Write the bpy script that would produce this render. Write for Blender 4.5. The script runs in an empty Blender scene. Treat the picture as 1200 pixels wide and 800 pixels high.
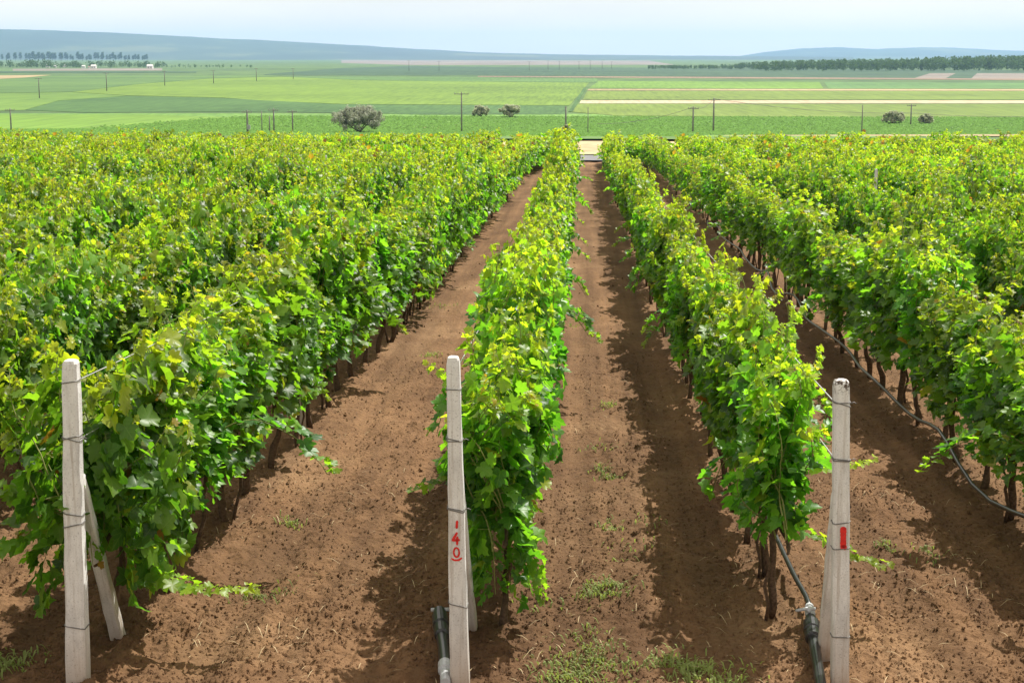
import bpy, math, random
import numpy as np
from mathutils import Vector, Matrix

# ------------------------------------------------------------------ camera, world, sun, exposure
S = bpy.context.scene
COL = S.collection
R = math.radians
F = 1900.0                                   # focal length in photo pixels (1200 wide)
PITCH = math.atan(334.0 / F)                 # horizon 334 px above the middle
CAM_H = 3.40                                 # above the (extended) vineyard plane at Y = 0


def raw_ray(px, py, yaw):
    x, y = (px - 600.0) / F, -(py - 400.0) / F
    cp, sp = math.cos(PITCH), math.sin(PITCH)
    d = (x, cp + y * sp, -sp + y * cp)       # camera looks along +Y before the yaw
    c, s = math.cos(yaw), math.sin(yaw)
    return Vector((d[0] * c - d[1] * s, d[0] * s + d[1] * c, d[2]))


_v = raw_ray(680, 118, 0.0)                  # vanishing point of the vine rows
YAW = math.atan2(_v.x, _v.y)
_v = raw_ray(680, 118, YAW)
SLOPE = _v.z / _v.y                          # the vineyard falls away from the camera
CAM = Vector((0, 0, CAM_H))

cd = bpy.data.cameras.new('camera')
cam = bpy.data.objects.new('camera', cd)
COL.objects.link(cam)
cd.sensor_width = 36.0
cd.lens = F / 1200.0 * 36.0
cd.clip_start, cd.clip_end = 0.1, 60000.0
cam.location = CAM
cam.rotation_euler = (math.pi / 2 - PITCH, 0, YAW)
S.camera = cam

SUN_EL, SUN_AZ = 58.0, 36.0                  # azimuth from the row direction (+Y) towards +X
w = bpy.data.worlds.new('World')
S.world = w
w.use_nodes = True
nt = w.node_tree
nt.nodes.clear()
sky = nt.nodes.new('ShaderNodeTexSky')
sky.sky_type = 'NISHITA'
sky.sun_disc = False
sky.sun_elevation = R(SUN_EL)
sky.sun_rotation = R(SUN_AZ)
sky.air_density, sky.dust_density, sky.ozone_density = 1.0, 1.0, 1.2
bg = nt.nodes.new('ShaderNodeBackground')
bg.inputs['Strength'].default_value = 0.072
outw = nt.nodes.new('ShaderNodeOutputWorld')
tc = nt.nodes.new('ShaderNodeTexCoord')
mp = nt.nodes.new('ShaderNodeMapping')
mp.inputs['Scale'].default_value = (1.6, 1.6, 9.0)
nz = nt.nodes.new('ShaderNodeTexNoise')
nz.inputs['Scale'].default_value = 1.7
nz.inputs['Detail'].default_value = 7
nz.inputs['Roughness'].default_value = 0.55
rp = nt.nodes.new('ShaderNodeValToRGB')
rp.color_ramp.elements[0].position, rp.color_ramp.elements[1].position = 0.36, 0.62
rp.color_ramp.elements[0].color = (0.68, 0.68, 0.68, 1)
rp.color_ramp.elements[1].color = (0.95, 0.95, 0.95, 1)
mx = nt.nodes.new('ShaderNodeMixRGB')
mx.inputs['Color2'].default_value = (11.6, 10.5, 9.1, 1)      # thin bright cloud
nt.links.new(tc.outputs['Generated'], mp.inputs['Vector'])
nt.links.new(mp.outputs[0], nz.inputs['Vector'])
nt.links.new(nz.outputs['Fac'], rp.inputs[0])
nt.links.new(rp.outputs[0], mx.inputs['Fac'])
nt.links.new(sky.outputs[0], mx.inputs['Color1'])
nt.links.new(mx.outputs[0], bg.inputs['Color'])
nt.links.new(bg.outputs[0], outw.inputs['Surface'])

sd = bpy.data.lights.new('sun', 'SUN')
sd.energy, sd.angle, sd.color = 5.0, R(0.53), (1.0, 0.96, 0.89)
sun = bpy.data.objects.new('sun', sd)
COL.objects.link(sun)
SUNV = Vector((math.cos(R(SUN_EL)) * math.sin(R(SUN_AZ)), math.cos(R(SUN_EL)) * math.cos(R(SUN_AZ)), math.sin(R(SUN_EL))))
sun.rotation_euler = (-SUNV).to_track_quat('-Z', 'Y').to_euler()
sun.location = (20, 30, 60)
S.view_settings.view_transform = 'Standard'
S.view_settings.look = 'None'
S.view_settings.exposure = 0.62
S.view_settings.gamma = 1.0
S.view_settings.use_curve_mapping = False
S.render.engine = 'CYCLES'
S.cycles.max_bounces = 6
S.cycles.diffuse_bounces = 2
S.cycles.glossy_bounces = 2
S.cycles.transmission_bounces = 4
S.cycles.volume_bounces = 1
S.cycles.use_denoising = True
rng = np.random.default_rng(7)
random.seed(7)

# ------------------------------------------------------------------ geometry of the place
SP = 2.23                                    # row spacing
ZV = CAM_H - 13.6                            # level of the valley floor
_ty = np.array([-60, 0, 92, 100, 125, 150, 200, 255, 300, 320, 40000.0])
_tz = np.array([CAM_H - 3.4 - SLOPE * 60, 0.0, SLOPE * 92, SLOPE * 92 - 0.12, CAM_H - 6.75, CAM_H - 7.50, CAM_H - 9.75, CAM_H - 12.2,
                ZV + 0.03, ZV, ZV])
_tz[0] = -SLOPE * 60


def terr(y):
    return np.interp(y, _ty, _tz)


def ray(px, py):
    return raw_ray(px, py, YAW)


def on_vine_plane(px, py, h=0.0):            # point h above the sloping vineyard soil
    d = ray(px, py)
    t = (CAM_H - h) / (SLOPE * d.y - d.z)
    return CAM + d * t


def on_plain(px, py, h=0.0):                 # point h above the valley floor
    d = ray(px, py)
    t = (ZV + h - CAM_H) / d.z
    return CAM + d * t


def on_depth(px, py, y):
    d = ray(px, py)
    return CAM + d * (y / d.y)


def on_terrain(px, py):
    d = ray(px, py)
    for y in np.concatenate([np.arange(5, 400, 0.5), np.arange(400, 12000, 20)]):
        z = CAM_H + d.z / d.y * y
        if z <= terr(y):
            return Vector((d.x / d.y * y, y, float(terr(y))))
    return on_plain(px, py)


# ------------------------------------------------------------------ helpers
def prop(o, label=None, cat=None, group=None, kind=None):
    if label: o['label'] = label
    if cat: o['category'] = cat
    if group: o['group'] = group
    if kind: o['kind'] = kind
    return o


def empty(name, loc, label=None, cat=None, group=None):
    o = bpy.data.objects.new(name, None)
    o.empty_display_size = 0.2
    COL.objects.link(o)
    o.location = loc
    return prop(o, label, cat, group)


def link(name, me, parent=None, loc=(0, 0, 0)):
    o = bpy.data.objects.new(name, me)
    COL.objects.link(o)
    o.location = loc
    if parent: o.parent = parent
    return o


def np_mesh(name, V, faces, mats, smooth=False, mi=None, attrs=None, uv=None):
    """faces: list of index arrays (M,k); one material index array optional"""
    me = bpy.data.meshes.new(name)
    V = np.asarray(V, dtype=np.float32)
    if isinstance(faces, np.ndarray): faces = [faces]
    loops = np.concatenate([f.reshape(-1) for f in faces]).astype(np.int32)
    totals = np.concatenate([np.full(len(f), f.shape[1], dtype=np.int32) for f in faces])
    starts = np.concatenate([[0], np.cumsum(totals)[:-1]]).astype(np.int32)
    me.vertices.add(len(V)); me.vertices.foreach_set('co', V.reshape(-1))
    me.loops.add(len(loops)); me.loops.foreach_set('vertex_index', loops)
    me.polygons.add(len(totals)); me.polygons.foreach_set('loop_start', starts)
    me.polygons.foreach_set('use_smooth', np.full(len(totals), smooth))
    if mi is not None: me.polygons.foreach_set('material_index', np.asarray(mi, dtype=np.int32))
    for m in (mats if isinstance(mats, (list, tuple)) else [mats]): me.materials.append(m)
    me.update(calc_edges=True)
    if attrs:
        for k, a in attrs.items():
            at = me.attributes.new(k, 'FLOAT_COLOR', 'POINT')
            at.data.foreach_set('color', np.asarray(a, dtype=np.float32).reshape(-1))
    if uv is not None:
        ul = me.uv_layers.new(name='uv')
        ul.data.foreach_set('uv', np.asarray(uv, dtype=np.float32)[loops].reshape(-1))
    return me


class MB:
    """collects simple shapes into one mesh"""
    def __init__(s): s.v, s.f, s.m = [], [], []

    def add(s, vs, fs, m=0):
        b = len(s.v)
        s.v += [tuple(v) for v in vs]
        s.f += [tuple(i + b for i in f) for f in fs]
        s.m += [m] * len(fs)

    def tube(s, pts, rads, n=8, cap=True, m=0):
        pts = [Vector(p) for p in pts]
        if not isinstance(rads, (list, tuple)): rads = [rads] * len(pts)
        vs, fs = [], []
        up = Vector((0.31, 0.17, 0.93))
        for i, p in enumerate(pts):
            t = (pts[min(i + 1, len(pts) - 1)] - pts[max(i - 1, 0)]).normalized()
            a = t.cross(up)
            if a.length < 1e-3: a = t.cross(Vector((1, 0, 0)))
            a.normalize(); b = t.cross(a)
            for k in range(n):
                an = 2 * math.pi * k / n
                vs.append(p + (a * math.cos(an) + b * math.sin(an)) * rads[i])
        for i in range(len(pts) - 1):
            for k in range(n):
                fs.append((i * n + k, i * n + (k + 1) % n, (i + 1) * n + (k + 1) % n, (i + 1) * n + k))
        if cap:
            fs.append(tuple(range(n - 1, -1, -1)))
            fs.append(tuple((len(pts) - 1) * n + k for k in range(n)))
        s.add(vs, fs, m)

    def box(s, c, d, m=0):
        x, y, z = d[0] / 2, d[1] / 2, d[2] / 2
        s.add([(c[0] + a * x, c[1] + b * y, c[2] + e * z) for a in (-1, 1) for b in (-1, 1) for e in (-1, 1)],
              [(0, 1, 3, 2), (4, 6, 7, 5), (0, 4, 5, 1), (2, 3, 7, 6), (0, 2, 6, 4), (1, 5, 7, 3)], m)

    def mesh(s, name, mats, smooth=False):
        me = bpy.data.meshes.new(name)
        me.from_pydata(s.v, [], s.f)
        for m in (mats if isinstance(mats, (list, tuple)) else [mats]): me.materials.append(m)
        me.polygons.foreach_set('material_index', s.m)
        me.polygons.foreach_set('use_smooth', [smooth] * len(s.f))
        me.update()
        return me


def hash2(ix, iy, seed):
    n = (ix.astype(np.int64) * 374761393 + iy.astype(np.int64) * 668265263 + seed * 1442695041) & 0x7fffffff
    n = ((n ^ (n >> 13)) * 1274126177) & 0x7fffffff
    n = (n ^ (n >> 16)) & 0xffffff
    return n / float(0xffffff)


def vnoise(x, y, seed=0):
    ix, iy = np.floor(x), np.floor(y)
    fx, fy = x - ix, y - iy
    fx, fy = fx * fx * (3 - 2 * fx), fy * fy * (3 - 2 * fy)
    a, b = hash2(ix, iy, seed), hash2(ix + 1, iy, seed)
    c, d = hash2(ix, iy + 1, seed), hash2(ix + 1, iy + 1, seed)
    return (a + (b - a) * fx) * (1 - fy) + (c + (d - c) * fx) * fy - 0.5


# ------------------------------------------------------------------ materials
def mat_new(name):
    m = bpy.data.materials.new(name)
    m.use_nodes = True
    t = m.node_tree
    p = t.nodes['Principled BSDF']
    return m, t, p


def N(t, kind, **kw):
    n = t.nodes.new(kind)
    for k, v in kw.items():
        if k in n.inputs: n.inputs[k].default_value = v
        else: setattr(n, k, v)
    return n


def ramp(t, fac, stops):
    r = t.nodes.new('ShaderNodeValToRGB')
    el = r.color_ramp.elements
    while len(el) < len(stops): el.new(0.5)
    for e, (p, c) in zip(el, stops):
        e.position = p
        e.color = (*c, 1)
    t.links.new(fac, r.inputs[0])
    return r.outputs[0]


def plain_mat(name, col, rough=0.6, var=0.25, scale=20, bump=0.0, metallic=0.0, spec=0.4, detail=6):
    m, t, p = mat_new(name)
    co = N(t, 'ShaderNodeTexCoord')
    n = N(t, 'ShaderNodeTexNoise', Scale=scale, Detail=detail, Roughness=0.6)
    t.links.new(co.outputs['Object'], n.inputs['Vector'])
    a = tuple(max(0, c * (1 - var)) for c in col)
    b = tuple(min(1, c * (1 + var)) for c in col)
    t.links.new(ramp(t, n.outputs['Fac'], [(0.3, a), (0.7, b)]), p.inputs['Base Color'])
    p.inputs['Roughness'].default_value = rough
    p.inputs['Metallic'].default_value = metallic
    p.inputs['Specular IOR Level'].default_value = spec
    if bump:
        bn = N(t, 'ShaderNodeBump', Strength=0.6, Distance=bump)
        t.links.new(n.outputs['Fac'], bn.inputs['Height'])
        t.links.new(bn.outputs[0], p.inputs['Normal'])
    return m


def leaf_mat(name, attr=True, col=(0.05, 0.1, 0.02), trans=0.54, tmul=(2.25, 2.5, 0.75), rough=0.42, spec=0.45):
    m, t, p = mat_new(name)
    out = t.nodes['Material Output']
    if attr:
        a = N(t, 'ShaderNodeAttribute', attribute_name='tint')
        src = a.outputs['Color']
        u = N(t, 'ShaderNodeUVMap', uv_map='uv')
        s = N(t, 'ShaderNodeSeparateXYZ'); t.links.new(u.outputs[0], s.inputs[0])
        ab = N(t, 'ShaderNodeMath', operation='ABSOLUTE'); t.links.new(s.outputs[0], ab.inputs[0])
        # main vein and two side veins, a little paler
        r1 = ramp(t, ab.outputs[0], [(0.0, (1, 1, 1)), (0.035, (0, 0, 0))])
        dv = N(t, 'ShaderNodeMath', operation='MULTIPLY_ADD'); dv.inputs[1].default_value = -0.85
        t.links.new(ab.outputs[0], dv.inputs[0]); t.links.new(s.outputs[1], dv.inputs[2])
        fr = N(t, 'ShaderNodeMath', operation='PINGPONG'); fr.inputs[1].default_value = 0.12
        t.links.new(dv.outputs[0], fr.inputs[0])
        r2 = ramp(t, fr.outputs[0], [(0.0, (0.7, 0.7, 0.7)), (0.02, (0, 0, 0))])
        mxv = N(t, 'ShaderNodeMixRGB', blend_type='LIGHTEN'); mxv.inputs[0].default_value = 1
        t.links.new(r1, mxv.inputs[1]); t.links.new(r2, mxv.inputs[2])
        mm = N(t, 'ShaderNodeMath', operation='MULTIPLY'); mm.inputs[1].default_value = 0.28
        t.links.new(mxv.outputs[0], mm.inputs[0])
        oi = N(t, 'ShaderNodeObjectInfo')    # every vine a little different
        hv = N(t, 'ShaderNodeHueSaturation')
        ra = N(t, 'ShaderNodeMapRange'); ra.inputs[3].default_value = 0.485; ra.inputs[4].default_value = 0.512
        rb = N(t, 'ShaderNodeMapRange'); rb.inputs[3].default_value = 0.8; rb.inputs[4].default_value = 1.22
        t.links.new(oi.outputs['Random'], ra.inputs[0]); t.links.new(oi.outputs['Random'], rb.inputs[0])
        t.links.new(ra.outputs[0], hv.inputs['Hue']); t.links.new(rb.outputs[0], hv.inputs['Value'])
        t.links.new(src, hv.inputs['Color']); src = hv.outputs[0]
        mc = N(t, 'ShaderNodeMixRGB'); mc.inputs[2].default_value = (0.25, 0.33, 0.09, 1)
        t.links.new(mm.outputs[0], mc.inputs[0]); t.links.new(src, mc.inputs[1])
        src = mc.outputs[0]
    else:
        co = N(t, 'ShaderNodeTexCoord')
        n = N(t, 'ShaderNodeTexNoise', Scale=1.2, Detail=5)
        t.links.new(co.outputs['Object'], n.inputs['Vector'])
        src = ramp(t, n.outputs['Fac'], [(0.3, tuple(c * 0.65 for c in col)), (0.7, tuple(c * 1.4 for c in col))])
    t.links.new(src, p.inputs['Base Color'])
    p.inputs['Roughness'].default_value = rough
    p.inputs['Specular IOR Level'].default_value = spec
    tm = N(t, 'ShaderNodeMixRGB', blend_type='MULTIPLY'); tm.inputs[0].default_value = 1
    tm.inputs[2].default_value = (*tmul, 1)
    t.links.new(src, tm.inputs[1])
    tr = N(t, 'ShaderNodeBsdfTranslucent'); t.links.new(tm.outputs[0], tr.inputs['Color'])
    ms = N(t, 'ShaderNodeMixShader'); ms.inputs[0].default_value = trans
    t.links.new(p.outputs[0], ms.inputs[1]); t.links.new(tr.outputs[0], ms.inputs[2])
    t.links.new(ms.outputs[0], out.inputs['Surface'])
    return m


def soil_mat(name):
    m, t, p = mat_new(name)
    co = N(t, 'ShaderNodeTexCoord')
    n1 = N(t, 'ShaderNodeTexNoise', Scale=0.55, Detail=5, Roughness=0.6)
    n2 = N(t, 'ShaderNodeTexNoise', Scale=14, Detail=9, Roughness=0.72)
    n3 = N(t, 'ShaderNodeTexNoise', Scale=75, Detail=5, Roughness=0.7)
    v = N(t, 'ShaderNodeTexVoronoi', Scale=26)
    for n in (n1, n2, n3, v): t.links.new(co.outputs['Object'], n.inputs['Vector'])
    c1 = ramp(t, n1.outputs['Fac'], [(0.25, (0.104, 0.056, 0.028)), (0.55, (0.160, 0.090, 0.045)), (0.8, (0.255, 0.156, 0.083))])
    c2 = ramp(t, n2.outputs['Fac'], [(0.25, (0.45, 0.42, 0.40)), (0.5, (1, 1, 1)), (0.8, (1.25, 1.25, 1.2))])
    a = N(t, 'ShaderNodeMixRGB', blend_type='MULTIPLY'); a.inputs[0].default_value = 0.8
    t.links.new(c1, a.inputs[1]); t.links.new(c2, a.inputs[2])
    mt = N(t, 'ShaderNodeMapping'); mt.inputs['Scale'].default_value = (3.2, 0.10, 1)   # wheel-worn streaks along the rows
    t.links.new(co.outputs['Object'], mt.inputs['Vector'])
    n4 = N(t, 'ShaderNodeTexNoise', Scale=1.0, Detail=6, Roughness=0.6)
    t.links.new(mt.outputs[0], n4.inputs['Vector'])
    c4 = ramp(t, n4.outputs['Fac'], [(0.35, (0.70, 0.68, 0.66)), (0.5, (1, 1, 1)), (0.66, (1.34, 1.33, 1.31))])
    a4 = N(t, 'ShaderNodeMixRGB', blend_type='MULTIPLY'); a4.inputs[0].default_value = 0.9
    t.links.new(a.outputs[0], a4.inputs[1]); t.links.new(c4, a4.inputs[2]); a = a4
    # straw flecks
    fl = ramp(t, n3.outputs['Fac'], [(0.66, (0, 0, 0)), (0.74, (1, 1, 1))])
    b = N(t, 'ShaderNodeMixRGB'); b.inputs[2].default_value = (0.36, 0.26, 0.15, 1)
    mm = N(t, 'ShaderNodeMath', operation='MULTIPLY'); mm.inputs[1].default_value = 0.7
    t.links.new(fl, mm.inputs[0]); t.links.new(mm.outputs[0], b.inputs[0]); t.links.new(a.outputs[0], b.inputs[1])
    t.links.new(b.outputs[0], p.inputs['Base Color'])
    p.inputs['Roughness'].default_value = 0.95
    p.inputs['Specular IOR Level'].default_value = 0.15
    ad = N(t, 'ShaderNodeMath', operation='ADD')
    t.links.new(n2.outputs['Fac'], ad.inputs[0])
    ml = N(t, 'ShaderNodeMath', operation='MULTIPLY'); ml.inputs[1].default_value = 0.35
    t.links.new(v.outputs['Distance'], ml.inputs[0]); t.links.new(ml.outputs[0], ad.inputs[1])
    bn = N(t, 'ShaderNodeBump', Strength=0.9, Distance=0.035)
    t.links.new(ad.outputs[0], bn.inputs['Height']); t.links.new(bn.outputs[0], p.inputs['Normal'])
    return m


def field_mat(name, c1, c2, sx=0.8, sy=0.35, bump=0.3, big=0.012):
    """crop seen from far: fine row speckle along X, broad patches"""
    m, t, p = mat_new(name)
    co = N(t, 'ShaderNodeTexCoord')
    mp_ = N(t, 'ShaderNodeMapping'); mp_.inputs['Scale'].default_value = (sx, sy, 1)
    t.links.new(co.outputs['Object'], mp_.inputs['Vector'])
    n = N(t, 'ShaderNodeTexNoise', Scale=1.0, Detail=4, Roughness=0.65)
    t.links.new(mp_.outputs[0], n.inputs['Vector'])
    g = N(t, 'ShaderNodeTexNoise', Scale=big, Detail=4, Roughness=0.6)
    t.links.new(co.outputs['Object'], g.inputs['Vector'])
    mi = N(t, 'ShaderNodeMath', operation='MULTIPLY_ADD'); mi.inputs[1].default_value = 0.6
    hf = N(t, 'ShaderNodeMath', operation='MULTIPLY'); hf.inputs[1].default_value = 0.4
    t.links.new(g.outputs['Fac'], hf.inputs[0])
    t.links.new(n.outputs['Fac'], mi.inputs[0]); t.links.new(hf.outputs[0], mi.inputs[2])
    t.links.new(ramp(t, mi.outputs[0], [(0.37, tuple(c * 0.78 for c in c1)), (0.5, tuple((a + b) / 2 for a, b in zip(c1, c2))), (0.63, tuple(c * 1.15 for c in c2))]), p.inputs['Base Color'])
    p.inputs['Roughness'].default_value = 0.85
    p.inputs['Specular IOR Level'].default_value = 0.2
    if bump:
        bn = N(t, 'ShaderNodeBump', Strength=0.5, Distance=bump)
        t.links.new(n.outputs['Fac'], bn.inputs['Height']); t.links.new(bn.outputs[0], p.inputs['Normal'])
    return m


def concrete_mat(name, pitted=False):
    m, t, p = mat_new(name)
    co = N(t, 'ShaderNodeTexCoord')
    mp_ = N(t, 'ShaderNodeMapping'); mp_.inputs['Scale'].default_value = (1, 1, 0.35)
    t.links.new(co.outputs['Object'], mp_.inputs['Vector'])
    n1 = N(t, 'ShaderNodeTexNoise', Scale=9, Detail=7, Roughness=0.65)
    t.links.new(mp_.outputs[0], n1.inputs['Vector'])
    n2 = N(t, 'ShaderNodeTexNoise', Scale=110, Detail=4, Roughness=0.6)
    t.links.new(co.outputs['Object'], n2.inputs['Vector'])
    base = ramp(t, n1.outputs['Fac'], [(0.3, (0.46, 0.45, 0.435)), (0.5, (0.63, 0.62, 0.60)), (0.72, (0.73, 0.72, 0.70))])
    sp = ramp(t, n2.outputs['Fac'], [(0.30, (0.45, 0.43, 0.4)), (0.42, (1, 1, 1)), (0.75, (1.1, 1.1, 1.08))])
    a = N(t, 'ShaderNodeMixRGB', blend_type='MULTIPLY'); a.inputs[0].default_value = 0.75
    t.links.new(base, a.inputs[1]); t.links.new(sp, a.inputs[2])
    last = a.outputs[0]
    mps = N(t, 'ShaderNodeMapping'); mps.inputs['Scale'].default_value = (38, 38, 1.6)
    t.links.new(co.outputs['Object'], mps.inputs['Vector'])
    ns = N(t, 'ShaderNodeTexNoise', Scale=1.0, Detail=5, Roughness=0.6)
    t.links.new(mps.outputs[0], ns.inputs['Vector'])
    st_ = ramp(t, ns.outputs['Fac'], [(0.52, (0, 0, 0)), (0.72, (0.55, 0.55, 0.55))])
    ms_ = N(t, 'ShaderNodeMixRGB'); ms_.inputs[2].default_value = (0.27, 0.21, 0.15, 1)
    t.links.new(st_, ms_.inputs[0]); t.links.new(last, ms_.inputs[1])
    last = ms_.outputs[0]
    # soil splashed on the foot
    sx = N(t, 'ShaderNodeSeparateXYZ'); t.links.new(co.outputs['Object'], sx.inputs[0])
    z = ramp(t, sx.outputs[2], [(0.0, (1.2, 1.2, 1.2)), (0.40, (0, 0, 0))])
    dz = N(t, 'ShaderNodeMath', operation='MULTIPLY'); t.links.new(z, dz.inputs[0]); t.links.new(n1.outputs['Fac'], dz.inputs[1])
    mix = N(t, 'ShaderNodeMixRGB'); mix.inputs[2].default_value = (0.33, 0.22, 0.13, 1)
    t.links.new(dz.outputs[0], mix.inputs[0]); t.links.new(last, mix.inputs[1])
    last = mix.outputs[0]
    if pitted:                               # dark lichen near the broken top
        n3 = N(t, 'ShaderNodeTexNoise', Scale=42, Detail=5, Roughness=0.7)
        t.links.new(co.outputs['Object'], n3.inputs['Vector'])
        spots = ramp(t, n3.outputs['Fac'], [(0.5, (0, 0, 0)), (0.56, (1, 1, 1))])
        sc = N(t, 'ShaderNodeMapRange'); sc.inputs[1].default_value = 1.74; sc.inputs[2].default_value = 1.80
        t.links.new(sx.outputs[2], sc.inputs[0])
        mu = N(t, 'ShaderNodeMath', operation='MULTIPLY'); t.links.new(spots, mu.inputs[0]); t.links.new(sc.outputs[0], mu.inputs[1])
        m2 = N(t, 'ShaderNodeMixRGB'); m2.inputs[2].default_value = (0.09, 0.065, 0.05, 1)
        t.links.new(mu.outputs[0], m2.inputs[0]); t.links.new(last, m2.inputs[1])
        last = m2.outputs[0]
    t.links.new(last, p.inputs['Base Color'])
    p.inputs['Roughness'].default_value = 0.9
    p.inputs['Specular IOR Level'].default_value = 0.2
    bn = N(t, 'ShaderNodeBump', Strength=0.5, Distance=0.004)
    t.links.new(n2.outputs['Fac'], bn.inputs['Height']); t.links.new(bn.outputs[0], p.inputs['Normal'])
    return m


M_LEAF = leaf_mat('vine_leaf')
M_STEM = plain_mat('green_shoot', (0.20, 0.22, 0.06), 0.6, 0.3, 30)
M_BARK = plain_mat('vine_bark', (0.10, 0.065, 0.042), 0.95, 0.5, 45, 0.01, spec=0.1)
M_SOIL = soil_mat('tilled_soil')
M_CONC = concrete_mat('cast_concrete')
M_CONC_P = concrete_mat('pitted_concrete', True)
M_WIRE = plain_mat('galvanised_wire', (0.42, 0.42, 0.41), 0.45, 0.3, 60, metallic=0.7)
M_RUST = plain_mat('dull_wire', (0.18, 0.17, 0.16), 0.6, 0.3, 60, metallic=0.5)
M_PIPE = plain_mat('black_polythene', (0.016, 0.016, 0.017), 0.33, 0.35, 40, spec=0.5)
M_PIPEG = plain_mat('grey_plastic', (0.38, 0.39, 0.40), 0.4, 0.15, 40, spec=0.5)
M_RED = plain_mat('red_paint', (0.62, 0.02, 0.015), 0.6, 0.25, 35)
M_POLE = plain_mat('weathered_pole', (0.19, 0.18, 0.165), 0.9, 0.3, 3)
M_INS = plain_mat('insulator', (0.3, 0.3, 0.3), 0.4, 0.1, 5)

# ------------------------------------------------------------------ ground sheets
GROUND = field_mat('meadow', (0.045, 0.095, 0.028), (0.08, 0.14, 0.035), 0.05, 0.02, 0.0, 0.004)
ys = np.concatenate([np.linspace(-55, 90, 30), np.linspace(92, 330, 90), np.geomspace(340, 32000, 60)])
us = np.linspace(-1, 1, 61)
gx = us[None, :] * (120 + np.abs(ys[:, None]) * 1.1)
gy = np.repeat(ys[:, None], len(us), 1)
gz = terr(gy) - 0.35 * (gy < 93)             # lies under the vineyard soil
nr, nc = gx.shape
idx = np.arange(nr * nc).reshape(nr, nc)
quads = np.stack([idx[:-1, :-1], idx[:-1, 1:], idx[1:, 1:], idx[1:, :-1]], -1).reshape(-1, 4)
prop(link('ground', np_mesh('ground', np.stack([gx, gy, gz], -1).reshape(-1, 3), quads, GROUND, True)), 'wide valley floor of green farmland running to the horizon', kind='structure')

P140 = on_vine_plane(539, 802)
XR = P140.x
YP = P140.y                                  # depth of the end-post line


def soil_z(x, y):
    k = (x - XR) / SP
    fr = np.abs(k - np.round(k))             # 0 on a row, .5 between rows
    fade = np.clip(1.4 - y / 60, 0.25, 1)
    z = 0.03 * np.exp(-(fr / 0.12) ** 2) - 0.045
    rut = np.exp(-((fr - 0.29 + 0.02 * vnoise(x * 0, y * 0.3, 9)) / 0.06) ** 2)
    z = z - 0.03 * rut
    fade = fade * (1 - 0.55 * rut)
    z = z + (0.075 * vnoise(x * 1.3, y * 0.9, 1) + 0.055 * vnoise(x * 4, y * 3.2, 2)) * fade
    l = vnoise(x * 9, y * 8, 3)
    z = z + (0.045 * l + 0.06 * np.maximum(vnoise(x * 15, y * 14, 4), -0.1) + 0.045 * np.maximum(vnoise(x * 27, y * 25, 5), -0.2)) * fade
    return z + terr(y)


ys = [3.0]
while ys[-1] < 92.3:
    ys.append(ys[-1] + max(0.022, 0.00026 * ys[-1] ** 2 * 0.95) if ys[-1] > 8.8 else ys[-1] + 0.15)
ys[-1] = 92.3
ys = np.array(ys)
us = np.concatenate([np.linspace(-1.3, -0.42, 60), np.linspace(-0.415, 0.415, 340), np.linspace(0.42, 1.3, 60)])
gx = us[None, :] * (ys[:, None] * 1.0 + 1.0)
gy = np.repeat(ys[:, None], len(us), 1)
gz = soil_z(gx, gy)
nr, nc = gx.shape
idx = np.arange(nr * nc).reshape(nr, nc)
quads = np.stack([idx[:-1, :-1], idx[:-1, 1:], idx[1:, 1:], idx[1:, :-1]], -1).reshape(-1, 4)
prop(link('soil', np_mesh('soil', np.stack([gx, gy, gz], -1).reshape(-1, 3), quads, M_SOIL, True)), 'brown tilled vineyard soil between the vine rows', kind='structure')


def strip(name, y0, y1, lift, mat, label, wob=1.5, half=260, n=24):
    xs = np.linspace(-half, half, 121)
    t = np.linspace(0, 1, n)
    a = y0 + wob * vnoise(xs * 0.07, xs * 0 + 3.3, int(y0)) * 2
    b = y1 + wob * vnoise(xs * 0.05, xs * 0 + 7.1, int(y1)) * 2
    Y = a[None, :] + (b - a)[None, :] * t[:, None]
    X = np.repeat(xs[None, :], n, 0)
    Z = terr(Y) + lift
    nr, nc = X.shape
    idx = np.arange(nr * nc).reshape(nr, nc)
    q = np.stack([idx[:-1, :-1], idx[:-1, 1:], idx[1:, 1:], idx[1:, :-1]], -1).reshape(-1, 4)
    prop(link(name, np_mesh(name, np.stack([X, Y, Z], -1).reshape(-1, 3), q, mat, True)), label, kind='structure')


strip('farm_track', 92.9, 99.5, 0.03, plain_mat('grey_gravel', (0.15, 0.15, 0.155), 0.95, 0.2, 3), 'grey gravel farm track at the far end of the vine rows', 0.2)
strip('sandy_verge', 99.5, 150, 0.05, field_mat('dry_sand', (0.34, 0.25, 0.135), (0.44, 0.335, 0.19), 0.6, 0.3, 0.0), 'pale sandy verge beyond the vine rows', 1.0)
strip('weed_strip', 139, 153, 0.25, field_mat('dark_weeds', (0.06, 0.12, 0.03), (0.10, 0.18, 0.045), 0.8, 0.5, 0.4), 'dark green strip of weeds along the lower edge of the crop', 2.0)
xs_ = np.linspace(14, 330, 90)
t_ = np.linspace(0, 1, 40)
y1_ = np.minimum(154 + (xs_ - 10) * 3.2, 252) + 3 * vnoise(xs_ * 0.1, xs_ * 0, 17)
Y_s = 151 + (y1_ - 151)[None, :] * t_[:, None]
X_s = xs_[None, :] * (Y_s / 160.0)
idx = np.arange(Y_s.size).reshape(Y_s.shape)
q = np.stack([idx[:-1, :-1], idx[:-1, 1:], idx[1:, 1:], idx[1:, :-1]], -1).reshape(-1, 4)
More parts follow.
